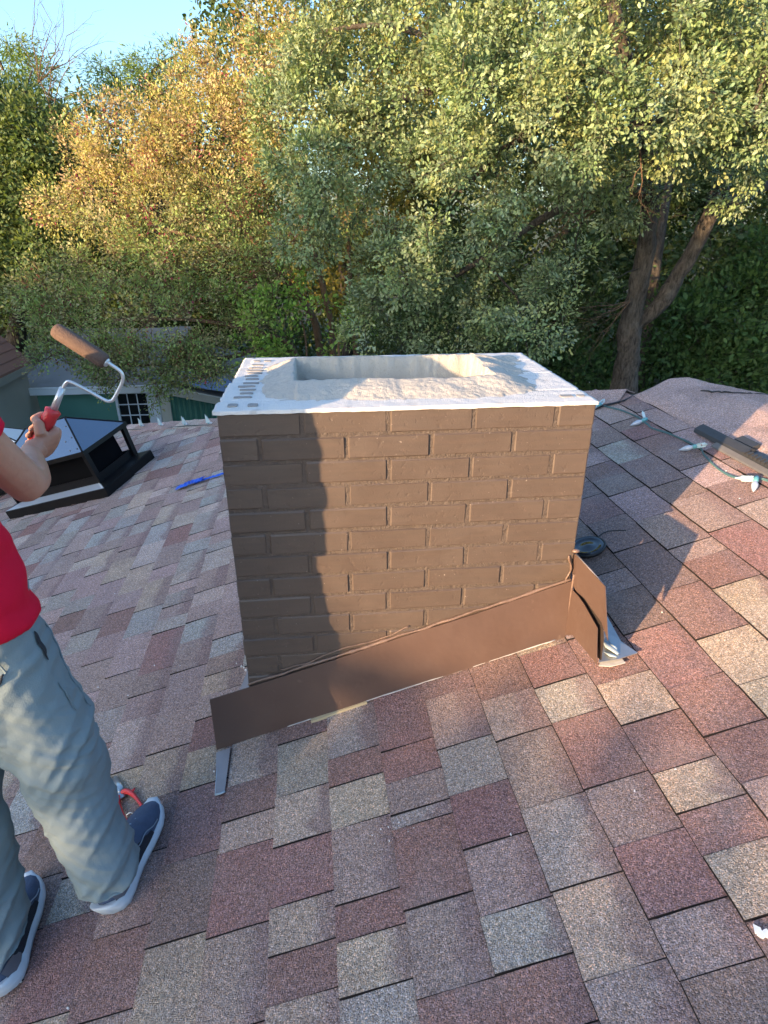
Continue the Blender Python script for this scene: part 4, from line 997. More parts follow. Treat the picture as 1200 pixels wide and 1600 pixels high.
# shoes
def shoe(heel, toe, side):
    h3, t3 = Vector(heel), Vector(toe); f = (t3 - h3); f = (f - n_us * f.dot(n_us)).normalized(); n = n_us; s_ = f.cross(n).normalized()   # s_ points right
    L = .305; O = h3
    P = lambda a, b_, h: O + f * a + s_ * b_ + n * (h + .011)
    def half(a):   # half widths (outer, inner) along the length
        t = a / L
        w = .036 + .012 * math.sin(min(1, t / .75) * pi * .62) - (0.0 if t < .72 else .030 * ((t - .72) / .28) ** 2.2)
        if t < .1: w *= math.sqrt(max(.04, 1 - ((.1 - t) / .1) ** 2)) * .98 + .02
        if t > .96: w *= .72
        cx = -.004 * side * math.sin(t * pi) + .006 * -side * t
        waist = -.006 * math.exp(-((t - .42) / .12) ** 2)
        return cx, w + waist
    A = [0, .012, .03, .06, .09, .12, .15, .18, .21, .24, .265, .285, .298, .305]
    m = MB(); rings = []
    for a in A:
        cx, w = half(a); t = a / L
        lift = .020 * max(0, (t - .78) / .22) ** 1.6 + .010 * max(0, (.09 - t) / .09) ** 1.2
        th = .034 - .012 * t + (.010 * max(0, (.15 - t) / .15))
        ww = w + .005 + (.004 if t < .2 else 0)
        rings.append([P(a + (-.010 if (t < .05 and z > .6) else 0), cx + q * ww * kx, lift + th * z) for q, kx, z in ((-1, .93, 0), (-1, 1, .35), (-1, .98, .8), (-1, .90, 1), (0, .5, 1.02), (1, .90, 1), (1, .98, .8), (1, 1, .35), (1, .93, 0), (0, .5, -.0))])
    m.loft(rings); so = m.build('sole', M['sole'], None, True)
    m = MB(); rings = []
    H = [.062, .080, .090, .094, .093, .096, .092, .082, .070, .060, .053, .046, .038, .030]
    for a, h in zip(A, H):
        cx, w = half(a); t = a / L; b0 = .020
        ww = max(.004, w - .001); top_w = .62 if t < .45 else .55 + .2 * t
        rings.append([P(a * .985 + .003, cx + ww * q * kx, b0 + (h - b0) * z) for q, kx, z in ((-1, 1, 0), (-1, 1.02, .3), (-1, .96, .62), (-1, top_w, .9), (-1, .22, 1), (1, .22, 1), (1, top_w, .9), (1, .96, .62), (1, 1.02, .3), (1, 1, 0))])
    m.loft(rings)
    up_ = m.build('shoe', M['shoe_navy'], person, True)
    so.parent = up_; so.data.transform(Matrix.Translation(-ORG[person])); ORG[so] = ORG[person]; ORG[up_] = ORG[person]
    for sg in (-1, 1):
        m = MB()
        # darker quarter overlay along the side and a heel panel behind it
        ring = []
        for a, z0_, z1_ in ((.045, .028, .080), (.075, .026, .074), (.105, .026, .066), (.14, .026, .070), (.175, .027, .060), (.20, .028, .045)):
            cx, w = half(a); ring.append((P(a, cx + sg * (w + .0035), z0_), P(a, cx + sg * (w * .97 + .0045), (z0_ + z1_) / 2), P(a, cx + sg * (w * .80 + .003), z1_)))
        vs = [p for r in ring for p in r]; m.add(vs, [(i * 3 + j, i * 3 + j + 1, i * 3 + j + 4, i * 3 + j + 3) for i in range(len(ring) - 1) for j in range(2)])
        m.build('side_overlay', M['shoe_black'], up_, True)
        m = MB(); cxs = [(.012, .036, .064), (.03, .030, .066), (.052, .029, .058), (.066, .034, .046)]
        ring = []
        for a, z0_, z1_ in cxs:
            cx, w = half(a); ring.append((P(a, cx + sg * (w + .0065), z0_), P(a, cx + sg * (w * .97 + .0075), (z0_ + z1_) / 2), P(a, cx + sg * (w * .93 + .005), z1_)))
        vs = [p for r in ring for p in r]; m.add(vs, [(i * 3 + j, i * 3 + j + 1, i * 3 + j + 4, i * 3 + j + 3) for i in range(len(ring) - 1) for j in range(2)])
        m.build('heel_panel', M['shoe_grey'], up_, True)
        m = MB(); tp = []
        for a, z in ((.075, .078), (.10, .060), (.125, .064), (.15, .054), (.18, .058), (.21, .042), (.235, .036)):
            cx, w = half(a); tp.append(P(a, cx + sg * (w * .95 + .005), z))
        m.tube(smooth_path(tp), .0016, 6); m.build('piping', M['lace'], up_, True)
    for k in range(4):
        a = .15 + .022 * k; cx, w = half(a); h = .088 - .010 * k
        m = MB(); m.tube([P(a, cx - .02, h - .006), P(a + .006, cx, h + .007), P(a, cx + .02, h - .006)], .0025, 6); m.build('lace', M['lace'], up_, True)
shoe((-.318, -.475, Z0 + SR * -.318), (-.262, -.20, Z0 + SR * -.262), 1)
shoe((-.540, -.60, Z0 + SR * -.54), (-.590, -.32, Z0 + SR * -.59), -1)
# paint roller in the hand
ro = empty('paint_roller', tuple(grip_c), 'small brown paint roller with red handle held up in the raised hand', 'paint roller')
h0_, h1_ = grip_c - grip_a * .055, Vector((-0.408,0.048,0.006))
dh = (h1_ - grip_c).length; m = MB()
m.tube([h0_, h0_ + grip_a * .02, grip_c, grip_c + grip_a * (dh * .45), grip_c + grip_a * (dh * .62), grip_c + grip_a * (dh * .85), grip_c + grip_a * (dh * 1.02), grip_c + grip_a * (dh * 1.08)], [.010, .0145, .0142, .0150, .0175, .0165, .0190, .012], 14)
m.build('handle', M['red_grip'], ro, True)
ht = grip_c + grip_a * (dh * 1.04)
m = MB(); m.tube([ht, Vector((-0.367,0.055,0.057))], [.009, .0072], 10); m.build('ferrule', M['rod'], ro, True)
q = [ht, (-0.367,0.055,0.055), (-0.357,0.055,0.068), (-0.346,0.055,0.071), (-0.311,0.060,0.047), (-0.276,0.060,0.023), (-0.264,0.060,0.020), (-0.253,0.060,0.027), (-0.229,0.060,0.062), (-0.223,0.060,0.081), (-0.229,0.060,0.096), (-0.258,0.060,0.119)]
m = MB(); m.tube(smooth_path(q, 4), .0043, 8); m.build('frame_rod', M['rod'], ro, True)
ra, rb_ = Vector((-0.255,0.060,0.115)), Vector((-0.367,0.080,0.192)); m = MB()
m.tube([ra.lerp(rb_, t) for t in (0, .02, .08, .5, .92, .98, 1)], [.012, .0165, .019, .0195, .019, .0165, .012], 18); m.build('roller_sleeve', M['nap'], ro, True)
m = MB(); m.tube([ra.lerp(rb_, -.03), ra.lerp(rb_, .01)], [.010, .012], 10); m.build('end_cap', M['rod'], ro, True)

# ------------------------------------------------------------------ buildings beyond
shed = empty('garden_shed', (-3.4, 11, -5.2), 'green metal shed with cream trim and a small paned window beyond the hip', 'shed')
yS = 11.0
m = MB(); m.abox((-5.3, yS, -5.2), (-2.98, yS + .1, -2.5)); w_ = m.build('wall', M['green_wall'], shed)
# corrugated wall under the sloping roof
m = MB(); vs = []; n = 110
for i in range(n + 1):
    x = -2.78 + 2.9 * i / n; zt = -2.62 - (x + 2.78) * .235; d = .028 * math.sin(i * pi / 2.0 + .3)
    vs += [(x, yS + d, -5.2), (x, yS + d, zt)]
m.add(vs, [(2 * i, 2 * i + 2, 2 * i + 3, 2 * i + 1) for i in range(n)]); m.build('corrugated_wall', M['green_wall'], shed)
m = MB(); m.abox((-2.98, yS - .03, -5.2), (-2.78, yS + .08, -2.55)); m.build('corner_board', M['trim'], shed)
m = MB(); m.box((-1.33, yS - .08, -2.91), (1.47, 0, -1.47 * .235), (0, .03, 0), (0, 0, .075)); m.build('fascia', M['trim'], shed)
m = MB(); m.prism([(-2.85, yS - .1, -2.53), (.2, yS - .1, -2.53 - 3.05 * .235), (.2, yS + 4.2, -2.35 - 3.05 * .235), (-2.85, yS + 4.2, -2.35)], [(-2.85, yS - .1, -2.56), (.2, yS - .1, -2.56 - 3.05 * .235), (.2, yS + 4.2, -2.38 - 3.05 * .235), (-2.85, yS + 4.2, -2.38)])
lr = m.build('side_roof', M['shed_roof'], shed)
m = MB(); n = 12; vs = [(-5.6 + 2.85 * i / n, yS - .2 + 3.2 * j / n, -2.46 + .42 * j / n * 1.6 + .03 * nz((i * .4, j * .4, 0), 1)) for j in range(n + 1) for i in range(n + 1)]
m.add(vs, [(j * (n + 1) + i, j * (n + 1) + i + 1, (j + 1) * (n + 1) + i + 1, (j + 1) * (n + 1) + i) for j in range(n) for i in range(n)]); mr = m.build('main_roof', M['shed_roof'], shed)
m = MB(); m.box((-4.18, yS - .17, -2.50), (1.42, 0, 0), (0, .025, 0), (0, 0, .07)); m.build('eave_board', M['white_trim'], shed)
m = MB(); vs = [(-3.3 + 1.7 * i / 8, yS + .15 + 1.0 * j / 6, -2.46 - max(0, (-3.3 + 1.7 * i / 8 + 2.85)) * .235 + .05 + .05 * j / 6 + .035 * nz((i, j, 0), .6, 4) + (.0 if i > 2 else .03)) for j in range(7) for i in range(9)]
m.add(vs, [(j * 9 + i, j * 9 + i + 1, (j + 1) * 9 + i + 1, (j + 1) * 9 + i) for j in range(6) for i in range(8)]); m.build('tarpaulin', M['tarp'], lr)
# window
wx0, wx1, wz0, wz1 = -3.78, -3.22, -3.28, -2.62
m = MB()
for lo, hi in (((wx0 - .05, wz0 - .05), (wx0, wz1 + .05)), ((wx1, wz0 - .05), (wx1 + .05, wz1 + .05)), ((wx0, wz1), (wx1, wz1 + .05)), ((wx0, wz0 - .05), (wx1, wz0))): m.abox((lo[0], yS - .04, lo[1]), (hi[0], yS + .02, hi[1]))
wf = m.build('window', M['white_trim'], shed)
for i in range(3):
    for j in range(3):
        a = wx0 + (wx1 - wx0) * i / 3; b2 = wz0 + (wz1 - wz0) * j / 3
        m = MB(); m.abox((a + .008, yS - .012, b2 + .008), (a + (wx1 - wx0) / 3 - .008, yS - .006, b2 + (wz1 - wz0) / 3 - .008)); m.build('pane', M['glass'], wf)
m = MB()
for i in (1, 2):
    a = wx0 + (wx1 - wx0) * i / 3; m.abox((a - .010, yS - .025, wz0), (a + .010, yS - .003, wz1))
    b2 = wz0 + (wz1 - wz0) * i / 3; m.abox((wx0, yS - .023, b2 - .010), (wx1, yS - .004, b2 + .010))
m.build('muntin', M['white_trim'], wf)
m = MB(); m.abox((wx1 + .051, yS - .05, -5.2), (-2.985, yS + .01, -2.55)); m.build('white_board', M['white_trim'], shed)
# neighbouring house at far left
nb = empty('neighbour_house', (-8, 8, -5.2), 'neighbouring house with steep brown shingle roof at the left edge', 'house')
m = MB(); m.abox((-8.5, 5.2, -5.2), (-5.34, 10.9, -2.0)); m.prism([(-8.5, 10.9, -2.0), (-5.34, 10.9, -2.0), (-6.93, 10.9, -.19)], [(-8.5, 5.2, -2.0), (-5.34, 5.2, -2.0), (-6.93, 5.2, -.19)]); m.build('wall', M['stucco'], nb)
m = MB(); E_ = (-5.26, 11.02, -1.98); pit = 1.15
x1, y1, ze = -5.26, 11.02, -1.98; x0, y0 = -8.6, 5.0; hx_ = (x1 - x0) / 2
def course_rows(m, e0, e1, r0, r1, n):
    for k in range(n):
        t0, t1 = k / n, (k + 1.08) / n
        a, b2, c2, d2 = lerp3(e0, r0, t0), lerp3(e1, r1, t0), lerp3(e1, r1, t1), lerp3(e0, r0, t1)
        lift = Vector((0, 0, .030))
        m.prism([a + lift, b2 + lift, c2 + lift * .2, d2 + lift * .2], [a - lift * .5, b2 - lift * .5, c2 - lift * .6, d2 - lift * .6])
course_rows(m, (x1, y0, ze), (x1, y1, ze), (x1 - hx_, y0, ze + hx_ * pit), (x1 - hx_, y1, ze + hx_ * pit), 15)
course_rows(m, (x0, y1, ze), (x0, y0, ze), (x1 - hx_, y1, ze + hx_ * pit), (x1 - hx_, y0, ze + hx_ * pit), 15)
o = m.build('roof_courses', M['brown_roof'], nb); o['kind'] = 'stuff'
m = MB(); m.abox((x1 - .03, y0, ze - .14), (x1 + .01, y1, ze - .012)); m.abox((x0, y1 - .03, ze - .14), (x1 - .032, y1 + .005, ze - .012)); m.build('fascia', M['stucco'], nb)
gh = empty('far_house', (-9, 17, -5.2), 'house with a low grey roof behind the brown roofed house', 'house')
m = MB(); m.abox((-13, 15, -5.2), (-7.9, 19, -2.4)); m.build('wall', M['stucco'], gh)
m = MB(); m.prism([(-13.2, 14.6, -2.3), (-7.6, 14.6, -2.3), (-8.4, 17, -1.45), (-13.2, 17, -1.45)], [(-13.2, 14.6, -2.4), (-7.6, 14.6, -2.4), (-8.4, 17, -1.55), (-13.2, 17, -1.55)]); 
m.prism([(-13.2, 17, -1.45), (-8.4, 17, -1.45), (-7.6, 19.4, -2.3), (-13.2, 19.4, -2.3)], [(-13.2, 17, -1.55), (-8.4, 17, -1.55), (-7.6, 19.4, -2.4), (-13.2, 19.4, -2.4)]); m.build('roof', M['grey_roof'], gh)

# ------------------------------------------------------------------ trees
def leaf_mesh(name, pos, axis, nrm, length, width, col):
    N_ = len(pos)
    axis = axis / np.linalg.norm(axis, axis=1)[:, None]
    side = np.cross(axis, nrm); side /= np.linalg.norm(side, axis=1)[:, None] + 1e-9
    nn = np.cross(side, axis)
    L = length[:, None]; Wd = width[:, None]
    b_ = pos; t_ = pos + axis * L
    l1 = pos + axis * L * .32 + side * Wd * .5 + nn * Wd * .12; l2 = pos + axis * L * .70 + side * Wd * .42 + nn * Wd * .10
    r1 = pos + axis * L * .32 - side * Wd * .5 + nn * Wd * .12; r2_ = pos + axis * L * .70 - side * Wd * .42 + nn * Wd * .10
    V = np.stack([b_, l1, l2, t_, r2_, r1], 1).reshape(-1, 3)
    idx = np.arange(N_)[:, None] * 6
    F = np.concatenate([idx + np.array([0, 3, 2, 1]), idx + np.array([0, 5, 4, 3])], 1).reshape(-1)
    me = bpy.data.meshes.new(name)
    me.vertices.add(len(V)); me.vertices.foreach_set('co', V.ravel().astype(np.float32))
    me.loops.add(len(F)); me.loops.foreach_set('vertex_index', F.astype(np.int32))
    me.polygons.add(N_ * 2); me.polygons.foreach_set('loop_start', np.arange(0, N_ * 8, 4, dtype=np.int32))
    me.update(calc_edges=True)
    at = me.attributes.new('tint', 'FLOAT_COLOR', 'POINT')
    c4 = np.repeat(np.c_[col, np.ones(N_)], 6, 0); at.data.foreach_set('color', c4.ravel().astype(np.float32))
    return me
def unit(n): 
    v = RNG.normal(size=(n, 3)); return v / np.linalg.norm(v, axis=1)[:, None]
def tubes_mesh(name, segs, mat, parent, n=5):
    """joined tapered twigs; segs: (p, q, r0, r1)"""
    if not segs: return None
    P = np.array([s[0] for s in segs]); Q = np.array([s[1] for s in segs]); R0 = np.array([s[2] for s in segs]); R1 = np.array([s[3] for s in segs])
    d = Q - P; ln = np.linalg.norm(d, axis=1)[:, None] + 1e-9; d = d / ln
    ref = np.where(np.abs(d[:, 2:3]) < .9, np.array([[0, 0, 1.]]), np.array([[1., 0, 0]]))
    x = np.cross(d, ref); x /= np.linalg.norm(x, axis=1)[:, None]; y = np.cross(d, x)
    a = 2 * pi * np.arange(n) / n
    ring = x[:, None] * np.cos(a)[None, :, None] + y[:, None] * np.sin(a)[None, :, None]
    V = np.concatenate([P[:, None] + ring * R0[:, None, None], Q[:, None] + ring * R1[:, None, None]], 1).reshape(-1, 3)
    k = np.arange(n); k2 = (k + 1) % n
    f = np.stack([k, k2, k2 + n, k + n], 1)
    F = (np.arange(len(P))[:, None, None] * 2 * n + f[None]).reshape(-1)
    me = bpy.data.meshes.new(name); me.vertices.add(len(V)); me.vertices.foreach_set('co', V.ravel().astype(np.float32))
    me.loops.add(len(F)); me.loops.foreach_set('vertex_index', F.astype(np.int32))
    me.polygons.add(len(F) // 4); me.polygons.foreach_set('loop_start', np.arange(0, len(F), 4, dtype=np.int32)); me.update(calc_edges=True)
    me.polygons.foreach_set('use_smooth', np.ones(len(F) // 4, dtype=bool))
    return link(name, me, mat, parent)
def tree(name, label, cat, base, limbs, lobes, n_cl, per, leaf_len, cols, leafm, barkm, spray=.22, group=None, gap=.0, flat=1.0, wl=.5, branch=True, colf=None, shell=.55, droop=.0, twig_r=.004, trunk_n=12, aim=None, minz=None, rough=0.0):
    """limbs: list of [(point, radius), ...] polylines; lobes: (centre, radius or 3 radii)"""
    t = empty(name, base, label, cat, group)
    nodes = []; m = MB()
    for L in limbs:
        pts = smooth_path([p for p, r in L], 14 if rough else 4); rs = np.interp(np.linspace(0, len(L) - 1, len(pts)), range(len(L)), [r for p, r in L])
        pts = [p + Vector((.35 * r * nz(p, 1.6, 1), .35 * r * nz(p, 1.6, 2), 0)) for p, r in zip(pts, rs)]
        rs = [r * (1 + .14 * nz(p, 3.0, 7)) for p, r in zip(pts, rs)]
        b_ = len(m.v); m.tube(pts, rs, trunk_n if not rough else 28)
        if rough:
            for q in range(b_, len(m.v)):
                v = Vector(m.v[q]); i_ = min(len(pts) - 1, (q - b_) // 28); d_ = v - pts[i_]; w_ = Vector((v.x, v.y, v.z * .45))
                m.v[q] = tuple(pts[i_] + d_ * (1 + rough * (.16 * nz(w_, 5) + .13 * nz(w_, 13, 2) + .07 * nz(w_, 30, 4))))
        nodes += [tuple(p) for p in pts]
    if limbs: m.build('trunk', barkm, t, True)
    # attractors
    A_ = []
    vols = np.array([np.prod(np.array(r) if hasattr(r, '__len__') else np.array([r] * 3)) ** (2 / 3) for c, r in lobes]); cnt = np.maximum(3, (n_cl * vols / vols.sum()).astype(int))
    ctr = []
    for (c, r), k in zip(lobes, cnt):
        r3 = np.array(r if hasattr(r, '__len__') else [r] * 3); u = unit(k); rad = (shell + (1.08 - shell) * RNG.random(k) ** .7)[:, None]
        A_.append(np.array(c) + u * rad * r3); ctr.append(np.repeat(np.array(c)[None], k, 0))
    A_ = np.concatenate(A_); ctr = np.concatenate(ctr)
    if minz is not None: kz = A_[:, 2] > minz; A_, ctr = A_[kz], ctr[kz]
    if gap:
        keep = np.array([nz(p, 1.25, 3.3) + .6 * nz(p, 2.9, 1.1) > -gap for p in A_]); A_ = A_[keep]; ctr = ctr[keep]
    segs = []
    if branch and nodes:
        nd = np.array(nodes); order = np.argsort(((A_ - np.array(base)) ** 2).sum(1)); 
        buf = np.empty((len(nd) + 3 * len(A_), 3)); buf[:len(nd)] = nd; cntn = len(nd)
        for i in order:
            p = A_[i]; dd = ((buf[:cntn] - p) ** 2).sum(1); j = int(np.argmin(dd)); q = buf[j]; D = math.sqrt(dd[j])
            if D < 1e-3: continue
            mid = (p + q) / 2 + unit(1)[0] * D * .10 + np.array([0, 0, .06 * D])
            r0 = min(.06, .0035 + .011 * D) * (twig_r / .004)
            segs.append((q, mid, r0, r0 * .7)); segs.append((mid, p, r0 * .7, r0 * .4))
            buf[cntn] = mid; buf[cntn + 1] = p; cntn += 2
    k = len(A_)
    # sprays: leaves set around short twigs that point outwards
    out = A_ - ctr; out /= np.linalg.norm(out, axis=1)[:, None] + 1e-9
    N_ = k * per; own = np.repeat(np.arange(k), per)
    u = unit(N_); rad = RNG.random(N_) ** .5
    pos = A_[own] + u * (rad * spray)[:, None] * np.array([1, 1, flat]) + out[own] * (RNG.random(N_) * spray * .5)[:, None]
    pos[:, 2] -= droop * rad * spray
    ax = u * .8 + out[own] * .6 + unit(N_) * .5; ax[:, 2] += .1 - droop
    nr = unit(N_) * .55 + out[own] * .85 + np.array([0, 0, .5]); 
    ln = leaf_len * (.45 + 1.0 * RNG.random(N_) ** 1.2); wd = ln * wl * (.8 + .4 * RNG.random(N_))
    cols_ = np.array(cols); ci = RNG.integers(0, len(cols_), k); mixc = RNG.random(N_)[:, None]
    cc = cols_[ci[own]] * (1 - .45 * mixc) + cols_[RNG.integers(0, len(cols_), N_)] * .45 * mixc
    cc = cc * (.75 + .5 * RNG.random(N_))[:, None] * (.85 + .3 * RNG.random(k)[own])[:, None]
    if colf is not None: cc = colf(pos, cc, own, k)
    if branch:
        tw = min(per, 5)
        for i in range(k):
            for q in range(tw - 2): segs.append((A_[i], pos[i * per + q], twig_r * .55, twig_r * .25))
    if segs: tubes_mesh('branches', segs, barkm, t, 4 if k > 800 else 5)['kind'] = 'stuff'
    me = leaf_mesh('crown', pos, ax, nr, ln, wd, np.clip(cc, .005, .9)); link('crown', me, leafm, t)
    return t
V3 = lambda *a: Vector(a)
OAK = [(0.170, 0.254, 0.103), (0.206, 0.284, 0.134), (0.230, 0.290, 0.163), (0.158, 0.242, 0.127), (0.266, 0.308, 0.121), (0.211, 0.278, 0.182)]
oak_lobes = []
for px in (
 ((0.120,9.200,1.632), .75), ((0.370,8.800,0.941), .72), ((0.145,8.800,0.251), .50), ((0.954,8.900,1.447), .6), ((0.998,9.300,2.453), .85), ((0.183,9.600,2.879), .8), ((0.659,9.300,3.399), .9), ((1.669,8.800,3.017), .8), ((1.479,9.400,2.164), .6),
 ((2.115,8.200,2.198), .7), ((2.410,7.800,1.500), .8), ((2.755,7.400,2.131), .85), ((3.291,7.200,2.418), .8), ((3.470,7.000,1.687), .75), ((3.888,7.000,2.078), .75), ((4.286,6.800,2.352), .8), ((4.530,6.600,1.771), .6), ((5.018,6.600,2.026), .65), ((5.380,6.400,1.629), .42), ((4.001,6.700,1.524), .48),
 ((2.057,7.600,0.813), .72), ((2.741,7.300,1.023), .62), ((2.314,7.800,0.098), .6), ((1.547,8.200,-0.264), .68), ((1.270,8.300,-1.013), .58), ((2.112,8.000,-0.796), .62), ((2.921,7.800,-0.510), .5), ((3.463,7.600,-0.763), .5), ((3.182,7.800,-1.253), .45), ((3.710,7.600,-0.411), .32), ((1.601,8.000,0.508), .45),
 ((2.480,8.200,3.212), .8), ((3.509,7.600,3.133), .8), ((4.593,7.200,3.050), .8), ((5.575,6.800,2.501), .8), ((6.037,6.600,1.796), .6), ((3.547,7.200,0.426), .22), ((3.242,7.200,0.802), .26), ((5.446,7.000,2.902), .7), ((4.137,7.600,1.166), .40), ((3.776,7.700,0.826), .36), ((4.747,7.500,1.238), .33), ((4.985,7.200,1.427), .38), ((4.767,8.300,0.687), .26), ((5.358,7.000,1.340), .3), ((4.020,7.800,0.007), .2), ((3.904,7.400,1.543), .4), ((5.306,8.000,0.927), .28), ((5.067,8.200,0.685), .26), ((5.647,7.800,1.038), .28), ((6.379,8.000,0.933), .26), ((5.834,8.300,0.160), .2), ((5.171,8.500,-0.216), .18), ((6.034,7.200,1.260), .3)): oak_lobes.append(px)
tb = Vector((5.789,9.200,-2.235)); 
oak_limbs = [
 [((tb.x - .05, 9.25, -5.3), .33), (tuple(tb), .225), ((5.775,9.200,-1.599), .195), ((5.766,9.200,-0.886), .175), ((5.745,9.100,-0.056), .15), ((5.600,9.000,0.889), .13), ((5.247,8.800,1.606), .15), ((4.775,8.500,2.302), .12), ((4.381,8.400,2.987), .09), ((4.100,8.400,3.639), .05)],
 [((5.862,9.200,-1.157), .13), ((6.146,9.100,-0.826), .135), ((6.361,9.000,-0.354), .13), ((6.540,8.900,0.239), .125), ((6.619,8.800,0.796), .12), ((6.553,8.600,1.392), .11), ((6.531,8.400,1.934), .13), ((6.560,8.000,2.531), .11), ((6.828,7.600,3.107), .07)],
 [((6.615,8.800,0.723), .1), ((6.946,8.800,0.779), .09), ((7.502,8.900,0.985), .07), ((8.179,9.000,1.175), .05)],
 [((5.247,8.800,1.606), .09), ((4.518,8.200,1.609), .07), ((3.580,7.700,1.647), .06), ((2.801,7.600,1.338), .045), ((2.253,7.700,0.819), .03)],
 [((5.579,9.000,0.889), .09), ((4.522,8.600,0.867), .07), ((3.623,8.200,0.512), .055), ((2.744,8.000,0.004), .045), ((2.019,8.100,-0.440), .03)],
 [((4.775,8.500,2.302), .08), ((3.836,8.600,2.303), .075), ((2.812,8.900,2.261), .07), ((1.916,9.100,2.163), .065), ((1.362,9.200,1.932), .055), ((0.770,9.000,1.414), .04)],
 [((6.553,8.600,1.392), .06), ((5.386,7.600,1.658), .05), ((4.625,7.000,1.604), .045), ((3.854,6.700,1.457), .03)],
 [((2.812,8.900,2.261), .05), ((2.141,8.900,2.696), .04), ((1.362,9.200,2.964), .035), ((0.464,9.500,2.938), .025)],
 [((5.432,6.400,1.441), .03), ((5.396,6.400,1.995), .05), ((5.946,6.600,2.345), .07)],
]
tree('live_oak', 'large live oak with thick leaning trunk and grey green leaves, right of the chimney', 'tree', (tb.x, 9.2, -5.2), oak_limbs, oak_lobes, 7000, 44, .054, OAK, M['leaf_oak'], M['bark_oak'], spray=.16, gap=.02, wl=.52, shell=.78, droop=.12, rough=1.0)
# bare twigs hanging under the oak
ob = []
rt2 = random.Random(14)
def twiggy(p, d, L, r, lev):
    p = Vector(p); d = Vector(d).normalized(); q = p
    for k in range(3):
        q2 = q + (d + Vector((rt2.uniform(-.35, .35), rt2.uniform(-.35, .35), rt2.uniform(-.3, .3)))).normalized() * L / 3
        ob.append((tuple(q), tuple(q2), r * (1 - k * .22), r * (1 - (k + 1) * .22))); q = q2
        if lev: twiggy(q, d + Vector((rt2.uniform(-.9, .9), rt2.uniform(-.6, .6), rt2.uniform(-.7, .6))), L * .55, r * .5, lev - 1)
for k in range(9): twiggy((4.476,8.400,0.602) if k % 2 else (5.513,8.900,-0.745), (-1, rt2.uniform(-.6, .2), rt2.uniform(-.9, .1)), .9, .010, 2)
twiggy((4.310,6.900,1.251), (.1, -.1, -1), .55, .012, 2); twiggy((3.769,7.200,1.024), (-.2, 0, -1), .6, .010, 2)
oak = bpy.data.objects['live_oak']; tubes_mesh('dead_twigs', ob, M['bark_myrtle'], oak, 4)['kind'] = 'stuff'
# crape myrtle: sunlit gold put into the upper leaf colour, olive below
MY_LOW = np.array([(0.274, 0.354, 0.137), (0.225, 0.346, 0.113), (0.322, 0.322, 0.161), (0.258, 0.370, 0.129), (0.338, 0.298, 0.177)])
MY_SUNLIT = np.array([(.50, .43, .19), (.46, .44, .18), (.52, .42, .23), (.36, .39, .13), (.50, .37, .22)])
myl = []
for q in (((-3.618,11.000,1.418), .55), ((-4.093,10.800,0.825), .45), ((-2.933,11.000,1.708), .65), ((-3.189,10.600,0.821), .65), ((-2.205,11.000,1.621), .75), ((-1.742,11.400,2.428), .6), ((-1.181,11.600,2.842), .65), ((-0.397,11.600,3.040), .7), ((-1.322,11.000,1.820), .7), ((-0.442,11.200,2.139), .7), ((-2.315,10.400,0.721), .7), ((-1.362,10.400,0.724), .75), ((-0.381,10.600,1.029), .65),
          ((-4.029,10.200,-0.364), .6), ((-3.073,10.000,-0.057), .7), ((-2.108,9.800,-0.151), .7), ((-1.177,9.800,-0.255), .7), ((-0.313,10.000,0.033), .6), ((-4.434,10.000,-0.651), .45), ((-3.876,9.600,-1.125), .55), ((-2.954,9.400,-0.906), .6), ((-2.047,9.400,-1.020), .6), ((-1.119,9.600,-0.955), .5), ((-4.057,9.200,-1.678), .40), ((-3.259,9.000,-1.551), .42), ((-2.402,9.200,-1.607), .4), ((-1.581,9.400,-1.500), .35), ((-2.639,9.000,-2.092), .26), ((-1.804,9.100,-1.973), .24), ((-3.338,9.000,-1.967), .3), ((-2.193,9.100,-1.750), .3), ((-1.484,9.200,-1.840), .22), ((-2.903,9.000,-1.819), .3), ((-3.662,9.200,-1.739), .34), ((-3.154,9.300,-1.611), .34), ((-2.502,9.200,-1.926), .3), ((-1.915,9.300,-1.743), .34), ((-1.546,9.400,-1.662), .3), ((-2.051,9.400,-1.438), .34), ((-2.635,9.200,-1.445), .32), ((0.832,10.800,0.638), .5)): myl.append(q)
myb = Vector((0.237,10.600,-2.430))
my_limbs = [[((myb.x, myb.y, -5.3), .10), ((0.259,10.500,-1.912), .07), ((0.067,10.300,-0.946), .06), ((-0.553,10.000,-0.271), .05), ((-1.463,9.900,0.138), .035), ((-2.476,10.000,0.428), .02)],
            [((myb.x + .15, myb.y, -5.3), .09), ((0.504,10.500,-1.917), .06), ((0.422,10.400,-0.849), .055), ((0.132,10.500,0.326), .045), ((-0.360,10.900,1.535), .03), ((-0.862,11.200,2.319), .02)],
            [((myb.x - .1, myb.y - .1, -5.3), .09), ((-0.108,10.300,-1.985), .055), ((-0.844,9.800,-1.308), .045), ((-1.858,9.500,-1.036), .03), ((-3.074,9.400,-1.006), .02)],
            [((myb.x - .2, myb.y - .2, -5.3), .08), ((-0.455,10.100,-1.937), .05), ((-1.399,9.500,-1.685), .035), ((-2.522,9.200,-1.710), .022), ((-3.515,9.100,-1.669), .015)],
            [((-0.450,10.050,-0.327), .04), ((-1.146,10.300,0.625), .03), ((-1.981,10.800,1.416), .022), ((-2.835,10.900,1.511), .014)],
            [((1.008,10.800,-2.496), .05), ((0.931,10.800,-1.250), .045), ((0.872,10.800,-0.107), .035), ((0.832,10.800,0.638), .02)]]
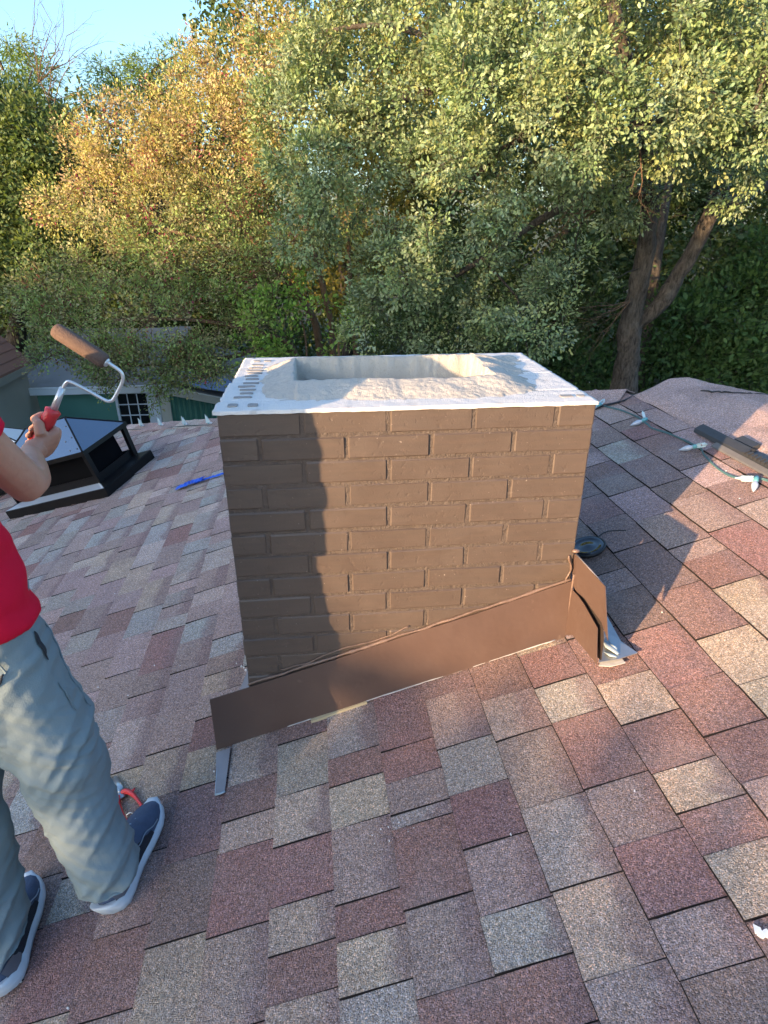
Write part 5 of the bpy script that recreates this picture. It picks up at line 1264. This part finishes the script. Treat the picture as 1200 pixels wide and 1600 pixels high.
def my_col(pos, cc, own, k):
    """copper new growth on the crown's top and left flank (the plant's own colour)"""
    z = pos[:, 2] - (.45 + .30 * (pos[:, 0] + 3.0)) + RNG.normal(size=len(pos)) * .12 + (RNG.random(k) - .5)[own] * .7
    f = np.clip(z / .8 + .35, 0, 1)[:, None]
    top = MY_SUNLIT[RNG.integers(0, 5, k)[own]] * (.75 + .5 * RNG.random(len(pos)))[:, None]
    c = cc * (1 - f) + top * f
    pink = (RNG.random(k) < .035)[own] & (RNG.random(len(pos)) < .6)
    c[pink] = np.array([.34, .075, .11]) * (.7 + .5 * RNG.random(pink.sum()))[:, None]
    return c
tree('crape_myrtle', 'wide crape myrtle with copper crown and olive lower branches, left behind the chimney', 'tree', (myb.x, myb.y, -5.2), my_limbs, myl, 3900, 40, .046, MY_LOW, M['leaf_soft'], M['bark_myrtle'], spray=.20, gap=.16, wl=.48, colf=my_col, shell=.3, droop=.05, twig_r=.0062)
# bright green young plant in the middle
tree('leafy_shrub', 'bright yellow green leafy shrub between the myrtle and the oak', 'shrub', (-0.016,9.600,-2.663), [[((Vector((0.009,9.600,-2.189)).x, 9.6, -5.2), .03), ((0.035,9.500,-1.713), .02), ((-0.034,9.300,-1.034), .012)], [((Vector((0.470,9.600,-2.201)).x, 9.6, -5.2), .03), ((0.597,9.500,-1.724), .02), ((0.495,9.300,-1.252), .012)]],
     [((-0.152,9.200,-0.419), .26), ((-0.418,9.000,-0.691), .22), ((0.083,9.300,-0.830), .3), ((-0.748,9.000,-0.984), .2), ((0.490,9.400,-1.483), .3), ((-0.274,9.200,-1.488), .3), ((-0.897,9.000,-1.493), .22), ((0.936,9.300,-1.048), .2), ((-1.030,9.200,-0.509), .12), ((0.319,9.400,-0.339), .14), ((0.736,9.500,-0.757), .16)], 190, 24, .075, [(.20, .34, .07), (.16, .29, .06), (.26, .37, .09)], M['leaf_soft'], M['bark_myrtle'], spray=.15, gap=.05, wl=.45)
# dark tree at far left and its bare twigs
lt_limbs = [[(( -8.2, 14, -5.3), .28), ((-6.971,14.000,-2.447), .2), ((-6.285,14.000,-0.477), .16), ((-5.733,14.000,1.293), .12), ((-5.677,14.000,2.335), .03), ((-5.222,14.000,3.212), .01)], [((-6.285,14.000,-0.477), .08), ((-5.358,13.600,0.554), .06), ((-4.690,13.400,1.832), .03)]]
tree('dark_leafy_tree', 'dark green tree with bare twigs on top at the upper left edge', 'tree', (-8.2, 14, -5.2), lt_limbs,
     [((-6.227,14.000,0.048), .9), ((-5.323,13.800,1.045), .75), ((-6.058,14.000,1.291), .9), ((-5.178,13.800,1.980), .7), ((-6.396,13.800,-1.000), .75), ((-5.486,13.400,-0.064), .6), ((-5.956,14.000,2.219), .8), ((-4.868,13.600,1.623), .45), ((-7.059,14.000,0.431), 1.0), ((-6.830,14.000,2.208), 1.0)], 1500, 30, .10, [(.12, .18, .065), (.10, .16, .065), (.15, .20, .085)], M['leaf_soft'], M['bark_dark'], spray=.28, gap=.35, wl=.45)
ob = []
for k in range(10): twiggy((-5.114,13.900,2.984) if k % 2 else (-4.848,13.600,2.295), (rt2.uniform(-.1, .9), 0, rt2.uniform(.1, 1)), 1.1, .012, 2)
twiggy((-5.734,13.900,3.184), (0, 0, 1), 1.2, .03, 2)
tubes_mesh('bare_twigs', ob, M['bark_myrtle'], bpy.data.objects['dark_leafy_tree'], 4)['kind'] = 'stuff'
MIM = [(0.150, 0.247, 0.060), (0.128, 0.210, 0.060), (0.195, 0.270, 0.068)]
tree('mimosa_tree', 'feathery mimosa tree rising against the sky at the top left corner', 'tree', (-9.6, 15.5, -5.2), [[((-9.6, 15.5, -5.3), .2), ((-7.662,15.500,-0.270), .15), ((-6.898,15.200,1.611), .08), ((-6.261,15.000,2.456), .02)]],
     [((-5.837,15.000,3.388), (.75, .5, .3)), ((-5.986,15.000,3.827), (.5, .4, .25)), ((-5.545,14.800,2.905), (.7, .5, .3)), ((-6.087,14.800,2.550), (.9, .5, .35)), ((-5.370,14.600,2.475), (.5, .4, .25))], 330, 46, .085, MIM, M['leaf_soft'], M['bark_dark'], spray=.36, flat=.28, wl=.22, gap=.25, droop=.3)
tree('mimosa_tree', 'feathery mimosa tree rising behind the copper crown under open sky', 'tree', (-5.0, 16.5, -5.2), [[((-5.0, 16.5, -5.3), .2), ((-3.702,16.500,0.434), .14), ((-3.417,16.300,2.531), .09), ((-3.345,16.000,3.502), .05), ((-2.638,16.000,3.939), .02)], [((-3.417,16.300,2.531), .06), ((-3.960,16.000,3.245), .035), ((-4.310,16.000,3.665), .015)]],
     [((-4.217,16.000,3.631), (.45, .4, .25)), ((-3.856,16.000,3.431), (.5, .4, .22)), ((-3.297,16.000,3.806), (.45, .4, .22)), ((-2.709,16.000,3.938), (.38, .35, .25)), ((-3.066,16.000,3.446), (.7, .5, .35)), ((-3.703,16.000,3.063), (.7, .5, .3)), ((-2.633,16.000,3.454), (.5, .4, .4)), ((-4.484,16.000,3.113), (.5, .4, .22)), ((-3.223,16.000,2.882), (.9, .6, .4))], 330, 46, .09, [(.15, .24, .08), (.13, .20, .08), (.22, .31, .075)], M['leaf_soft'], M['bark_dark'], spray=.34, flat=.3, wl=.22, gap=.3, droop=.3)
# trees behind
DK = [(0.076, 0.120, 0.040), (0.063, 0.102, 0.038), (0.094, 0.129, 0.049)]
def bgtree(label, base, lobes, n, per, ll, cols, limbs=None, **kw):
    limbs = limbs or [[((base[0], base[1], -5.3), .2), ((base[0] + .1, base[1], -3), .16), ((base[0], base[1], 0.5), .09), ((base[0], base[1], 2.5), .04)]]
    return tree('background_tree', label, 'tree', (base[0], base[1], -5.2), limbs, lobes, n, per, ll, cols, M['leaf_soft'], M['bark_dark'], spray=.34, wl=.5, group='trees in the wood beyond the chimney', **kw)
bgtree('golden tree glimpsed between the oak limbs above the chimney', (0.9, 14.5), [((2.204,14.500,1.759), 1.1), ((1.709,14.000,0.299), .9), ((1.093,15.000,3.167), 1.1), ((3.071,14.500,2.394), .9), ((1.960,15.000,4.119), 1.2), ((-0.111,15.500,4.639), 1.0), ((0.649,14.000,-0.519), .9)], 900, 26, .11, [(.20, .19, .04), (.24, .20, .045), (.16, .17, .04)], gap=.3)  # yellow leaf colour stands in for sunlight on this tree
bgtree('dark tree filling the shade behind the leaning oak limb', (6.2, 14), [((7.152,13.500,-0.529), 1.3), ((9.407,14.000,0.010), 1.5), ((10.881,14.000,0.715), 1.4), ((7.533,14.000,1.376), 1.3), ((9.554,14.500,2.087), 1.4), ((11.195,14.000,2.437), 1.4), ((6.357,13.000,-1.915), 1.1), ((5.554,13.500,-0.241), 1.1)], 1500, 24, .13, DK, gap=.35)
bgtree('deep green tree low behind the ridge at the right edge', (7.6, 12.2), [((8.338,12.000,-1.792), .8), ((9.513,11.800,-1.503), .9), ((10.308,12.000,-0.589), .9), ((9.168,11.500,-2.712), .7), ((10.252,11.400,-2.427), .8), ((8.084,12.000,-2.800), .6), ((6.247,12.400,-2.847), .8)], 1100, 26, .12, [(.06, .12, .036), (.05, .10, .032), (.08, .14, .043)], gap=.35)
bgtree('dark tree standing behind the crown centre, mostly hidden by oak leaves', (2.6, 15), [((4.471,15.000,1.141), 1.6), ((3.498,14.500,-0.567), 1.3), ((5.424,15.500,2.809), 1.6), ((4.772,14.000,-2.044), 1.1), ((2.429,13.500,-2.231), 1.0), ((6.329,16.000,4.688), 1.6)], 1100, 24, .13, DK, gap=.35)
bgtree('tree behind the top right corner with sunlit gaps', (7.4, 16), [((10.116,15.000,4.307), 1.6), ((8.448,16.000,5.226), 1.5), ((11.026,15.000,5.489), 1.6), ((11.570,16.000,3.241), 1.3)], 900, 24, .12, [(.13, .14, .05), (.10, .12, .045), (.16, .15, .05)], gap=.25)
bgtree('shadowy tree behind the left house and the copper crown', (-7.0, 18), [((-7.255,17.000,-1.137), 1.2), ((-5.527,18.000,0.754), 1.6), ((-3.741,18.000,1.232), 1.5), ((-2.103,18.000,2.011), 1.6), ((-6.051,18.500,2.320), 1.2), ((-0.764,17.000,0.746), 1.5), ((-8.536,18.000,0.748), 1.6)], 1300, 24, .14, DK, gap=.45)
# the wood beyond, read as one mass
wl_ = []
rw = random.Random(31)
for k in range(46):
    x = -16 + 40 * k / 45 + rw.uniform(-.6, .6); y = rw.uniform(21, 26)
    topz = 2.2 if x < -1.5 else 12.5
    for q in range(5): wl_.append(((x + rw.uniform(-1, 1), y + rw.uniform(-1, 1), -4.4 + (topz + 3.6) * q / 4.6 + rw.uniform(-.5, .5)), rw.uniform(1.2, 1.9)))
cnt = 9500
A_ = []
for c, r in wl_: A_.append(np.array(c) + unit(cnt // len(wl_) + 1) * r * (.6 + .5 * RNG.random(cnt // len(wl_) + 1))[:, None])
A_ = np.concatenate(A_); own = np.repeat(np.arange(len(A_)), 22); u = unit(len(own)); pos = A_[own] + u * (.5 * RNG.random(len(own)) ** .5)[:, None]
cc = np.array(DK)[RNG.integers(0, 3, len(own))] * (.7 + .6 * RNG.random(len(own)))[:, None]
me = leaf_mesh('woods', pos, u + unit(len(own)) * .5, unit(len(own)) + np.array([0, -.3, .6]), .17 * (.7 + .6 * RNG.random(len(own))), .10 * (.7 + .6 * RNG.random(len(own))), cc)
wo_ = link('woods', me, M['leaf_soft']); tag(wo_, 'dark wood reading as one mass beyond the yard', kind='stuff')
# unseen trees added behind the camera; crowns shaped to throw shade on roof and foliage
SW = Vector((-math.sin(SUN_AZ), math.cos(SUN_AZ), 0)); SD = Vector((-math.cos(SUN_AZ), -math.sin(SUN_AZ), 0))
TE = math.tan(SUN_EL)
def occ(w, d, q, dz=0.0):
    """point whose sun ray passes at height q over the chimney's foot line, w to the left of the sun's line"""
    p = SW * w + SD * d; return (p.x, p.y, q + TE * d + dz)
def shade_tree(label, d, spec, n=700, per=26, ll=.15):
    w0 = sum(s[0] for s in spec) / len(spec); b = occ(w0, d, 0)
    lobes = []
    for w, q, r in spec: lobes.append((occ(w, d, q, -r), r)); lobes.append((occ(w, d + r * .6, q - r * .9, -r), r * 1.15)); [lobes.append((occ(w, d, q - kk * r, -r), r * 1.1)) for kk in (2, 3.2, 4.4) if q - (kk - 1) * r > -2.6]
    tree('unseen_shade_tree', label, 'tree', (b[0], b[1], -5.2), [[((b[0], b[1], -5.3), .22), ((b[0], b[1], -2.5), .17), ((b[0] + .1, b[1], b[2] - 1.5), .08)]], lobes, n, per, ll, DK + [(.08, .10, .04)], M['leaf_soft'], M['bark_dark'], spray=.30, wl=.55, shell=.2, minz=-4.6, group='trees across the yard behind the camera')
shade_tree('broad dark tree across the yard, the one nearest the sun side', 15.5, [(-4.6, -.1, .8), (-3.4, -.35, .75), (-2.3, -.5, .6), (-1.5, -.66, .42), (-1.0, -.80, .26)], 1200, 30)
shade_tree('low shrubby tree across the yard with a dip in its crown', 16.5, [(-.64, -.98, .26), (-.28, -1.13, .24), (.36, -.52, .2), (.62, -.5, .3), (.9, -.5, .3)], 700, 30)
shade_tree('round dark tree across the yard beside the neighbouring house', 17, [(1.2, -.5, .5), (1.9, .2, .6), (2.55, 1.6, .8), (3.3, 1.95, .7)], 1700, 30)
shade_tree('tall dark tree across the yard, tallest of its row', 17.5, [(3.7, 1.7, .7), (4.3, .2, .6), (5.0, .5, .6), (5.8, 2.3, .7), (6.6, 2.1, .8)], 1700, 30)
shade_tree('spreading dark tree at the far end of its row', 17.5, [(7.6, .95, 1.0), (8.9, .8, 1.0), (10.2, .5, 1.0), (11.7, .2, 1.0), (13.2, .1, 1.0), (14.6, .1, 1.0)], 1900, 30)
